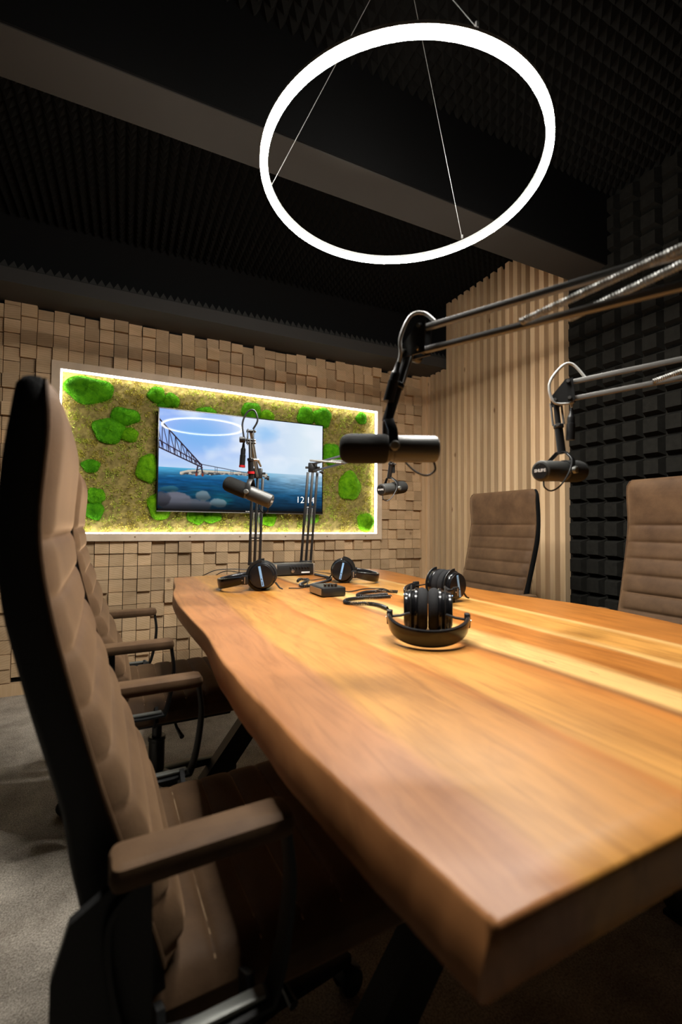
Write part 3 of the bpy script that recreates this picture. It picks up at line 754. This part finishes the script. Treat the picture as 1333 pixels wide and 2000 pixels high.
for k in range(5):
    a = 2*PI*k/5; d_ = Vector((math.cos(a), math.sin(a), 0)); t_ = Vector((-d_.y, d_.x, 0))
    lg = MB(); lg.tube([d_*.02+Vector((0, 0, .115)), d_*.12+Vector((0, 0, .108)), d_*.24+Vector((0, 0, .088)), d_*.31+Vector((0, 0, .078))], [1.2, 1.0, .8, .65], 10, flat=(.05, .036))
    lo_ = lg.build('star_base_leg', M['satin'], chair)
    ca_ = MB(); p = d_*.315
    for s_ in (-1, 1): ca_.cyl(p+t_*(s_*.008)+Vector((0, 0, .028)), p+t_*(s_*.025)+Vector((0, 0, .028)), .028, 18, ch=.004)
    ca_.cyl(p+Vector((0, 0, .03)), p+Vector((0, 0, .075)), .008, 10); ca_.tube([p-d_*.026+Vector((0, 0, .034)), p-d_*.018+Vector((0, 0, .054)), p+Vector((0, 0, .062)), p+d_*.018+Vector((0, 0, .054))], 1.0, 8, flat=(.05, .006))
    ca_.build('caster', M['black_plastic'], lo_)
for s_ in (-1, 1):
    y_ = s_*.300
    fa = MB(); w_, h_ = .010, .036
    loop = [(-.165, y_, .668), (-.20, y_, .63), (-.19, y_, .53), (-.165, y_, .475), (-.10, y_, .455), (-.02, y_, .455), (-.005, y_, .462), (.010, y_, .52), (.018, y_, .60), (.010, y_, .667)]
    fa.tube(spline(loop, 5), 1.0, 10, flat=(w_, h_), up=(0, 1, 0))
    pl_ = [(-.19, .668), (-.155, .668), (-.152, .455), (-.165, .435), (-.245, .435), (-.254, .46), (-.254, .585), (-.238, .64)]; n8 = len(pl_)
    fa.add([(x_, y_-.006, z_) for x_, z_ in pl_]+[(x_, y_+.006, z_) for x_, z_ in pl_], [tuple(range(n8)), tuple(range(2*n8-1, n8-1, -1))]+[(i_, (i_+1) % n8, n8+(i_+1) % n8, n8+i_) for i_ in range(n8)])
    fa.bar((-.14, s_*.295, .462), (-.14, s_*.20, .400), .05, .010, up=(1, 0, 0)); fa.bar((-.03, s_*.295, .455), (-.03, s_*.20, .400), .05, .010, up=(1, 0, 0))
    af = fa.build('arm_frame', M['shell'], chair)
    rl = MB(); rl.rbox((-.068, y_, .4635), (.105, .018, .008), .003); rl.build('arm_rail', M['rail'], af)
    pd = MB(); pd.rbox((-.092, y_, .681), (.218, .058, .030), .012, n=4); pd.build('arm_pad', M['leather'], af)
chair_spots = [((.178, .885, 0), .045, 0, 'brown quilted office chair nearest the camera, seen from its black side, left of the table'),
               ((.125, 1.875, 0), .03, 0, 'brown quilted office chair second along the left table side, nearer the moss panel'),
               ((1.695, 1.955, 0), PI, .03, 'brown high-back office chair in front of the pine slats across the table'),
               ((1.685, .965, 0), PI, .03, 'brown high-back office chair in front of the black foam tiles at right')]
TURN = (10, 18, 36, 10)
for i, (loc, rz, lift, lab) in enumerate(chair_spots):
    o = chair if i == 0 else copy_tree(chair)
    o.location = loc; o.rotation_euler = (0, 0, rz); tag(o, lab, 'chair', 'brown office chairs around the table')
    for ch in o.children:
        if ch.name.startswith('star_base_leg'): ch.rotation_euler.z = math.radians(TURN[i])
    if lift:
        for ch in o.children:
            if not ch.name.startswith(('star_base_leg', 'gas_lift')): ch.location.z += lift

# ------------------------------------------------------------------ microphones
def make_mic(name, label, centre, axis, apex):
    """axis points to the windscreen; apex = where the yoke meets the stand"""
    x, y, z = fr(axis); R3 = Matrix((x, y, z)).transposed()
    t = thing(name, label, 'microphone', centre, 0, 'broadcast microphones on arms'); t.rotation_euler = R3.to_euler()
    ap = R3.transposed() @ (Vector(apex)-Vector(centre))
    bo_ = MB(); bo_.lathe((0, 0, 0), (1, 0, 0), [(0, -.0945), (.0215, -.0945), (.0255, -.0925), (.0272, -.088), (.0272, -.004), (.0255, -.002), (.0255, .004), (.0272, .006), (.0272, .012), (0, .012)], 36)
    body = bo_.build('body', M['mic_body'], t, angle=30)
    pl = MB(); pl.lathe((-.0947, 0, 0), (-1, 0, 0), [(0, 0), (.0200, 0), (.0200, .0008), (0, .0008)], 32); plate = pl.build('end_plate', M['black_plastic'], body)
    text('maker_name', 'SHURE', .0105, M['badge'], plate, Matrix.Translation((-.0958, 0, .001)) @ Matrix(((0, 0, -1, 0), (-1, 0, 0, 0), (0, 1, 0, 0), (0, 0, 0, 1))), bold=.0004)
    MB().cyl((-.0955, 0, .015), (-.0965, 0, .015), .0018, 10).build('screw', M['steel'], plate)
    ws = MB(); ws.lathe((0, 0, 0), (1, 0, 0), [(0, .010), (.0280, .010), (.0296, .014), (.0300, .030), (.0300, .082), (.0285, .092), (.0240, .1), (.016, .1045), (0, .106)], 36)
    ws.build('windscreen', M['mic_foam'], t, angle=60)
    yk = MB(); ax_ = ap.normalized()
    for s_ in (-1, 1):
        P0 = Vector((0, s_*.0335, -.004)); P1 = Vector((ap.x*.35, s_*.0335+ap.y*.2, ap.z*.55)); P2 = Vector((ap.x*.92, s_*.012+ap.y, ap.z*.97)); P3 = Vector((ap.x, ap.y-s_*.004, ap.z))
        yk.tube([P0+Vector((0, 0, -.006)), P0, P1, P2, P3], 1.0, 10, flat=(.0036, .019), up=(1, 0, 0))
    yo = yk.build('yoke', M['satin'], t, angle=50)
    for s_ in (-1, 1):
        MB().lathe((0, s_*.0272, 0), (0, s_, 0), [(0, 0), (.006, 0), (.006, .008), (.0095, .0085), (.0095, .0165), (.007, .018), (0, .018)], 18).build('pivot_knob', M['rail'], yo, angle=30)
    lp = MB(); lp.tube(spline([(-.088, -.004, -.024), (-.092, -.008, -.042), (-.075, -.016, -.052), (-.05, -.028, -.038), (-.02, -.037, .0), Vector((-.01+ap.x*.5, -.034+ap.y*.5, ap.z*.55)), Vector((ap.x-.004, ap.y-.010, ap.z*.98))], 6), .0021, 7)
    lp.build('lead_loop', M['rubber'], t)
    return t

def boom(name, label, base, elbow, head, apex, row, clamp_dir, sep=.045, red=False, hook=.45, lateral=.0, spring_side=None):
    """spring-balanced desk arm: clamp, lower arm of three bars, elbow, upper arm of two bars, head and drop post"""
    base, elbow, head, apex = map(Vector, (base, elbow, head, apex)); o = base.copy()
    t = thing(name, label, 'microphone stand', base, 0, 'spring-balanced microphone arms'); l = lambda p: Vector(p)-o
    row = Vector(row).normalized(); up = Vector((0, 0, 1)); cd = Vector(clamp_dir)
    # clamp over the table edge
    cl_ = MB(); x = cd.normalized(); y = up.cross(x)
    cl_.rbox(l(base+up*.006), (.075, .05, .012), .003, x, y, up); cl_.rbox(l(base+x*.0425-up*.040), (.010, .05, .10), .003, x, y, up); cl_.rbox(l(base+x*.008-up*.088), (.065, .045, .010), .003, x, y, up)
    co_ = cl_.build('table_clamp', M['satin'], t)
    sc_ = MB(); sc_.cyl(l(base-x*.012-up*.125), l(base-x*.012-up*.066), .0055, 10); sc_.cyl(l(base-x*.012-up*.135), l(base-x*.012-up*.120), .016, 14, ch=.003); sc_.build('clamp_screw', M['satin'], co_)
    MB().cyl(l(base+up*.010), l(base+up*.055), .016, 18, ch=.002).build('swivel_socket', M['black_plastic'], t)
    # lower arm
    b0 = base+up*.06; e1 = elbow-up*.03
    br = MB(); br.rbox(l(b0), (.078, .022, .018), .003, row, up.cross(row), up); br.build('lower_bracket', M['satin'], t)
    for k in (-1, 0, 1):
        MB().bar(l(b0+row*(.030*k)), l(e1+row*(.030*k)), .0155, .0155, up=row, r=.0015).build('lower_bar', M['black_plastic'], t)
    dl = e1-b0
    for f_ in (.30, .62): MB().bar(l(b0+dl*f_-row*.034), l(b0+dl*f_+row*.034), .006, .008).build('cross_bar', M['satin'], t)
    for k in (-.5, .5):
        P = resample([l(b0+dl*.30+row*(.030*k)), l(b0+dl*.60+row*(.030*k))], .02)
        MB().tube(coil_pts(P, .0034, .0042, 7), .0010, 4).build('spring', M['spring'], t)
    # elbow
    eb = MB(); eb.rbox(l(elbow), (.056, .024, .060), .005, row, up.cross(row), up); eb.cyl(l(elbow-row*.046), l(elbow+row*.046), .007, 12)
    ebo = eb.build('elbow_joint', M['satin'], t)
    kn = MB(); kn.lathe(l(elbow+row*.042-up*.028), row, [(0, 0), (.006, 0), (.006, .012), (.013, .013), (.013, .026), (0, .026)], 14); kn.build('tension_knob', M['black_plastic'], ebo, angle=30)
    # upper arm: two parallel bars in a vertical plane
    ud = head-elbow; xu = ud.normalized(); side = up.cross(xu).normalized(); vz = xu.cross(side)
    h0, h1 = vz*(sep/2), vz*(-sep/2)
    for h_ in (h0, h1):
        MB().bar(l(elbow+h_+xu*.012), l(head+h_-xu*.006), .0115, .0115, r=.0015).build('upper_bar', M['arm_bar'], t)
    for s_ in ((-1, 1) if spring_side is None else spring_side):
        hk = hook-.06*s_
        P = resample([l(elbow+vz*(sep/2+.022)+side*(s_*.017)), l(elbow+ud*(1-hk)+h1+side*(s_*.017))], .02)
        MB().tube(coil_pts(P,   .0048, .0042, 8), .0017, 5).build('spring', M['spring'], t)
        MB().cyl(l(elbow+ud*(1-hk)+h1-side*(s_*.004)), l(elbow+ud*(1-hk)+h1+side*(s_*.022)), .003, 8).build('spring_hook', M['steel'], t)
    # head: pivot plates, swivel and drop post
    hd = MB(); top = head+h0; bot = head+h1; nose = head+xu*.035+h1*.9
    for s_ in (-1, 1):
        q = [top-xu*.012+vz*.008, top+xu*.006+vz*.008, nose+xu*.010+vz*.010, nose+xu*.012-vz*.012, bot-xu*.012-vz*.008]; off = side*(s_*.0095)
        a_ = [l(p+off*1.0) for p in q]; c_ = [l(p+off*1.35) for p in q]; n5 = 5
        hd.add(a_+c_, [tuple(range(n5)), tuple(range(2*n5-1, n5-1, -1))] + [(i, (i+1) % n5, n5+(i+1) % n5, n5+i) for i in range(n5)])
    for p in (top, bot, nose): hd.cyl(l(p-side*.017), l(p+side*.017), .0055, 12)
    ho = hd.build('head_bracket', M['satin'], t, angle=30)
    for p in (top, bot, nose): MB().cyl(l(p+side*.0165), l(p+side*.020), .0042, 10).build('bolt', M['steel'], ho)
    MB().cyl(l(nose-side*.018), l(nose-side*.040), .011, 14, ch=.002).build('tilt_knob', M['black_plastic'], ho)
    pd = (apex-nose).normalized()
    po = MB(); L_p = (apex-nose).length
    po.cyl(l(nose+pd*.008), l(nose+pd*(L_p*.52)), .0070, 14)
    po.cyl(l(nose+pd*(L_p*.46)), l(nose+pd*(L_p*.54)), .0130, 18, ch=.002)
    po.cyl(l(nose+pd*(L_p*.54)), l(apex+pd*.004), .0105, 18)
    po.build('drop_post', M['satin'], t, angle=30)
    for s_ in (-1, 1):
        MB().cyl(l(nose+pd*.004+xu*(s_*.013)), l(nose+pd*(L_p*.47)+xu*(s_*.013)), .0030, 10).build('guide_rod', M['arm_bar'], t)
    MB().cyl(l(nose+pd*(L_p*.50)+side*.012), l(nose+pd*(L_p*.50)+side*.026), .0045, 10).build('clutch_screw', M['steel'], t)
    if red:
        MB().cyl(l(nose+pd*(L_p*.80)), l(nose+pd*(L_p*.86)), .0135, 18).build('red_ring', M['red'], t)
    return t, nose, pd, L_p, side, xu, vz, top

def mic_cable(name, label, start, over, plug_top, plug_bot, m_cable, r=.0036, red=False, arm_pts=None):
    start, plug_top, plug_bot = map(Vector, (start, plug_top, plug_bot)); o = start.copy(); l = lambda p: Vector(p)-o
    t = thing(name, label, 'cable', start, 0, 'microphone cables'); d_ = (plug_bot-plug_top); n = d_.length; dd = d_.normalized()
    path = [l(p) for p in over]
    pts = ([l(p) for p in arm_pts] if arm_pts else []) + [l(start)] + path + [l(plug_top-dd*.03), l(plug_top)]
    MB().tube(spline(pts, 8), r, 9).build('lead', m_cable, t)
    pg = MB(); pg.lathe(l(plug_top-dd*.012), dd, [(0, 0), (.004, 0), (.0062, .018), (.0085, .022), (.0095, .026), (.0095, n*.55), (.0108, n*.56), (.0108, n+.01), (0, n+.01)], 18)
    po = pg.build('plug', M['satin'], t, angle=30)
    if red: MB().lathe(l(plug_top+dd*(n*.88)), dd, [(.0110, 0), (.0118, 0), (.0118, .008), (.0110, .008)], 18).build('red_collar', M['red'], po)
    return t

def setup(i, mic_lab, boom_lab, cab_lab, centre, axis, base, elbow, head, apex, row, cdir, loop, plug, cable, red=False, hook=.45):
    make_mic('microphone', mic_lab, centre, axis, apex)
    t, nose, pd, Lp, side, xu, vz, top = boom('boom_stand', boom_lab, base, elbow, head, apex, row, cdir, red=red, hook=hook)
    mic_cable('microphone_cable', cab_lab, loop[0], loop[1:], plug[0], plug[1], cable, red=red)

_RV = Vector((.90, -.43, 0))
# 1: large microphone in the middle of the picture
setup(0, 'large black microphone hanging nearest, above the middle of the table', 'black sprung arm reaching in from the right edge to the nearest microphone', 'pale cable arching over the nearest arm head, plugged beside its post',
      (.483, .772, 1.2265), (-.90, .36, -.012), (.745, .285, .78), (.712, .235, 1.415), (.528, .728, 1.443), (.470, .766, 1.283), (1, .2, 0), (0, -1, 0),
      [(.540, .705, 1.473), (.530, .728, 1.497), (.508, .742, 1.492), (.490, .750, 1.450)], [(.482, .751, 1.385), (.466, .758, 1.315)], M['grey_cable'], hook=.45)
# 2: right-hand microphone in front of the slats
setup(1, 'black microphone with end badge hanging before the pine slats and foam tiles', 'black sprung arm carrying the microphone in front of the black foam tiles', 'pale cable looped above the arm head in front of the foam tiles',
      (1.047, .824, 1.2205), (.985, .15, .07), (1.335, .29, .78), (1.345, .385, 1.475), (1.063, .808, 1.435), (1.049, .822, 1.272), (1, 0, 0), (0, -1, 0),
      [(1.085, .775, 1.462), (1.065, .800, 1.505), (1.045, .818, 1.500), (1.020, .835, 1.455), (1.030, .828, 1.405), (1.06, .80, 1.40)], [(1.062, .802, 1.375), (1.060, .804, 1.300)], M['grey_cable'], hook=.42)
# 3: small microphone by the right end of the moss frame
setup(2, 'small black microphone with end badge hanging right of the moss panel', 'black arm clamped to the far table edge right of the television', 'thin dark cable beside the post of the small far microphone',
      (1.128, 1.792, 1.247), (.905, .40, .14), (1.03, 2.650, .78), (1.058, 2.62, 1.435), (1.105, 1.79, 1.44), (1.112, 1.795, 1.298), (.9, -.43, 0), (0, 1, 0),
      [(1.09, 1.82, 1.465), (1.10, 1.80, 1.49), (1.115, 1.79, 1.47), (1.125, 1.79, 1.42)], [(1.128, 1.790, 1.375), (1.130, 1.792, 1.318)], M['rubber'])
# 4: microphone in front of the television
setup(3, 'tilted dark grey microphone hanging in front of the television screen', 'black arm rising from the far table edge in front of the television', 'black cable looping above the microphone in front of the television',
      (.424, 1.695, 1.194), (-.80, .47, .38), (.695, 2.626, .78), (.705, 2.62, 1.378), (.432, 1.715, 1.412), (.430, 1.693, 1.245), (.93, -.37, 0), (0, 1, 0),
      [(.437, 1.70, 1.44), (.452, 1.692, 1.475), (.440, 1.697, 1.512), (.415, 1.705, 1.505), (.398, 1.71, 1.46)], [(.402, 1.706, 1.372), (.398, 1.708, 1.288)], M['rubber'], red=True)

# ------------------------------------------------------------------ headphones
def make_headphones():
    t = thing('headphones', 'x', 'headphones')
    R = .061
    hb = MB(); arc = []
    n = 26
    for i in range(n+1):
        a = PI*i/n; arc.append(Vector((.098*math.cos(a), -.062-.118*max(0.0, math.sin(a))**.9, .050-.024*math.sin(a))))
    vs = []; m_ = 12
    for i, p in enumerate(arc):
        tg = (arc[min(i+1, n)]-arc[max(i-1, 0)]).normalized(); nn = Vector((tg.y, -tg.x, 0)).normalized()
        if nn.dot(p-Vector((0, -.06, 0))) < 0: nn = -nn
        mid = max(0.0, math.sin(PI*i/n))**.5; th = .004+.005*mid; hgt = .014+.008*mid
        for k in range(m_):
            a = 2*PI*k/m_; cx_, cz_ = math.cos(a), math.sin(a); e_ = .5
            vs.append(p + nn*(math.copysign(abs(cx_)**e_, cx_)*th) + (Vector((0, 0, 1))+nn*.18).normalized()*(math.copysign(abs(cz_)**e_, cz_)*hgt))
    hb.add(vs, [(i*m_+k, i*m_+(k+1) % m_, (i+1)*m_+(k+1) % m_, (i+1)*m_+k) for i in range(n) for k in range(m_)] + [tuple(reversed(range(m_))), tuple(n*m_+k for k in range(m_))])
    band = hb.build('headband', M['gloss'], t, angle=60)
    for s_ in (-1, 1):
        sl = MB(); sl.rbox((s_*.099, -.062, .050), (.014, .026, .036), .003); slo = sl.build('slider', M['black_plastic'], band)
        MB().box((s_*.1068, -.060, .050), (.001, .004, .026)).build('size_scale', M['tanplate'], slo, smooth=False)
        MB().cyl((s_*.1062, -.070, .050), (s_*.1082, -.070, .050), .003, 10).build('screw', M['steel'], slo)
        # cup
        cz_ = R+.001; h = MB()
        h.lathe((0, 0, cz_), (s_, 0, 0), [(0, .026), (.056, .026), (.0585, .029), (.0585, .034), (.0545, .036), (.0525, .040), (.0525, .050), (.0505, .054), (.0490, .0545), (.0490, .060), (.0470, .0625), (0, .0640)], 40)
        cup = h.build('ear_cup', M['gloss'], t, angle=28)
        p_ = MB(); p_.lathe((0, 0, cz_), (s_, 0, 0), [(.030, .008), (.038, .001), (.048, .0005), (.056, .005), (.0595, .014), (.0585, .022), (.054, .0265), (.030, .0265), (.030, .008)], 40); p_.build('ear_pad', M['pad'], cup)
        # yoke: half hoop round the cup, stem to the slider
        yk = MB(); pts = []
        for i in range(17):
            a = PI*(.5+i/16)   # from top over the -y side to the bottom
            pts.append((s_*.045, .0605*math.cos(a), cz_+.0605*math.sin(a)))
        yk.tube(pts, 1.0, 8, flat=(.012, .0035), up=(1, 0, 0))
        yk.tube([(s_*.046, -.060, cz_), (s_*.070, -.068, .056), (s_*.096, -.064, .052)], 1.0, 8, flat=(.014, .005), up=(0, 0, 1)); yk.build('yoke', M['satin'], cup)
        sb = MB(); a = -.20; zx, zz_ = Vector((0, math.sin(a), math.cos(a))), Vector((0, math.cos(a), -math.sin(a)))
        sb.box((s_*.0648, 0, cz_), (.0016, .0095, .084), (1, 0, 0), zz_, zx); sbo = sb.build('label_strip', M['blue'], cup, smooth=False)
        MB().cyl(Vector((s_*.0655, 0, cz_))+zx*-.012, Vector((s_*.0662, 0, cz_))+zx*-.012, .0026, 12).build('emblem', M['navy'], sbo)
        MB().box(Vector((s_*.0657, 0, cz_))+zx*-.030, (.0004, .003, .016), (1, 0, 0), zz_, zx).build('print', M['navy'], sbo, smooth=False)
    sleeve = MB(); sleeve.tube([(.040, .056, .035), (.042, .075, .012), (.044, .088, .007)], [.004, .0036, .003], 8); sleeve.build('cable_sleeve', M['rubber'], t)
    return t
hp = make_headphones()
def face(dx, dy): return math.atan2(dy, dx)
hps = [((.752, 1.010), face(.80, -.60), 1.0, 'black headphones nearest the camera, lying with headband forward and ear pads together'),
       ((1.140, 1.418), face(.196, -.978), 1.0, 'black headphones partly hidden behind the nearest pair, with blue strip'),
       ((1.015, 2.09), face(-.485, -.875), 1.0, 'black headphones lying below the right side of the television, band to the right'),
       ((.565, 1.985), face(-.385, -.92), 1.06, 'black headphones lying in front of the audio interface, band to the left')]
for i, ((x, y), a, s_, lab) in enumerate(hps):
    o = hp if i == 0 else copy_tree(hp)
    o.location = (x, y, TT+.0005); o.scale = (s_, s_, s_)
    if i in (0, 1): o.rotation_euler = (0, 0, a)
    elif i == 2: o.rotation_euler = (0, 0, a + PI)
    else: o.rotation_euler = (0, 0, a)
    tag(o, lab, 'headphones', 'black headphones on the table')

# ------------------------------------------------------------------ small gear on the table
amp = thing('headphone_amplifier', 'small black box with four knobs on the table among coiled cables', 'amplifier', (.772, 1.735, TT))
MB().rbox((0, 0, .020), (.104, .146, .036), .005).build('case', M['black_plastic'], amp)
MB().box((-.0525, 0, .020), (.002, .120, .026)).build('side_plate', M['tanplate'], amp, smooth=False)
MB().box((0, .005, .0385), (.090, .120, .001)).build('top_plate', M['mic_body'], amp, smooth=False)
for k in range(4): MB().lathe((-.026+.014*k, -.038-.004*k, .0385), (0, 0, 1), [(0, 0), (.0062, 0), (.0062, .011), (.005, .0125), (0, .0125)], 14).build('knob', M['gloss'], amp, angle=30)
for k in range(3): MB().cyl((.052, -.03+.03*k, .018), (.066, -.03+.03*k, .018), .0045, 10).build('plug', M['steel'], amp)

itf = thing('audio_interface', 'black audio interface with knobs and silver ends at the far table edge', 'audio interface', (.885, 2.50, TT))
MB().rbox((0, 0, .036), (.225, .12, .060), .005).build('case', M['black_plastic'], itf)
for s_ in (-1, 1): MB().rbox((s_*.115, 0, .036), (.010, .125, .066), .004).build('end_cheek', M['tanplate'], itf)
MB().box((0, 0, .0672), (.215, .115, .002)).build('top_plate', M['mic_body'], itf, smooth=False)
for k in range(7): MB().lathe((-.03+.018*k, -.060, .050), (0, -1, 0), [(0, 0), (.0055, 0), (.0055, .009), (0, .010)], 12).build('knob', M['satin'], itf)
MB().lathe((-.02, -.060, .030), (0, -1, 0), [(0, 0), (.010, 0), (.010, .014), (0, .015)], 16).build('level_knob', M['steel'], itf, angle=30)
MB().box((.062, -.0605, .019), (.052, .001, .008)).build('name_strip', M['badge'], itf, smooth=False)
for sx in (-1, 1):
    for sy in (-1, 1): MB().cyl((sx*.09, sy*.045, 0), (sx*.09, sy*.045, .008), .008, 10).build('foot', M['rubber'], itf)

def cable(name, label, pts, coiled, r=.0024, cr=.0052, group='headphone cables on the table', ends=None):
    P = [Vector((x*.9667, y*.9667, TT + (z if len(pts[0]) > 2 else 0))) for x, y, z in pts]; o = Vector((P[0].x, P[0].y, TT))
    path = [p-o for p in spline(P, 10)]
    mb = MB()
    if coiled: mb.tube(coil_pts(path, cr, .0058, 9), .0021, 5)
    else: mb.tube(path, r, 8)
    ob = mb.build(name, M['rubber'], None); ob.location = o
    return tag(ob, label, 'cable', group)
cr = .0078
cable('coiled_cable', 'coiled black cable in a loop left of the nearest headphones', [(1.10, 1.70, cr), (1.06, 1.742, cr), (.965, 1.744, cr), (.893, 1.69, cr), (.89, 1.655, cr), (.93, 1.648, cr), (1.018, 1.652, cr)], True)
cable('coiled_cable', 'coiled black cable bending towards the camera before the small knob box', [(1.003, 1.600, cr), (.935, 1.605, cr), (.869, 1.612, cr), (.805, 1.60, cr), (.770, 1.563, cr), (.768, 1.53, cr), (.80, 1.505, cr), (.834, 1.485, cr), (.85, 1.43, cr), (.843, 1.369, cr)], True)
cable('coiled_cable', 'coiled black cable curled behind the small knob box', [(.82, 2.224, cr), (.86, 2.30, cr), (.895, 2.27, cr), (.86, 2.20, cr), (.80, 2.12, cr), (.775, 2.06, cr), (.80, 2.03, cr), (.86, 2.085, cr), (.973, 2.185, cr), (1.03, 2.27, cr), (1.04, 2.40, cr), (1.03, 2.50, cr)], True)
cable('audio_cable', 'thin black cable looping from the audio interface past the far headphones', [(1.03, 2.60, .02), (1.08, 2.58, .012), (1.15, 2.52, .004), (1.16, 2.44, .004), (1.06, 2.345, .004), (.93, 2.27, .004), (.86, 2.17, .015), (.80, 2.05, .004), (.75, 2.00, .004), (.70, 2.02, .004)], False, .0022)
cable('audio_cable', 'thin black cable running right from the small knob box', [(.868, 1.79, .012), (.92, 1.81, .004), (1.02, 1.86, .004), (1.10, 1.84, .004), (1.10, 1.78, .004), (1.04, 1.74, .017), (.99, 1.70, .017), (.965, 1.66, .017)], False, .0024)
cable('audio_cable', 'thin black cable dropping over the far table edge behind the left headphones', [(.93, 2.72, .03), (.80, 2.71, .03), (.69, 2.68, .03), (.58, 2.70, .035), (.49, 2.72, .03), (.43, 2.742, .005), (.40, 2.81, -.02)], False, .0026, group='cables at the far table edge')
cable('audio_cable', 'thin black cable curving low beside the television arm base', [(.90, 2.69, .012), (.78, 2.66, .012), (.66, 2.63, .012), (.57, 2.68, .025), (.53, 2.715, .02), (.50, 2.742, .003), (.48, 2.81, -.02)], False, .0026, group='cables at the far table edge')
bpy.context.view_layer.update()
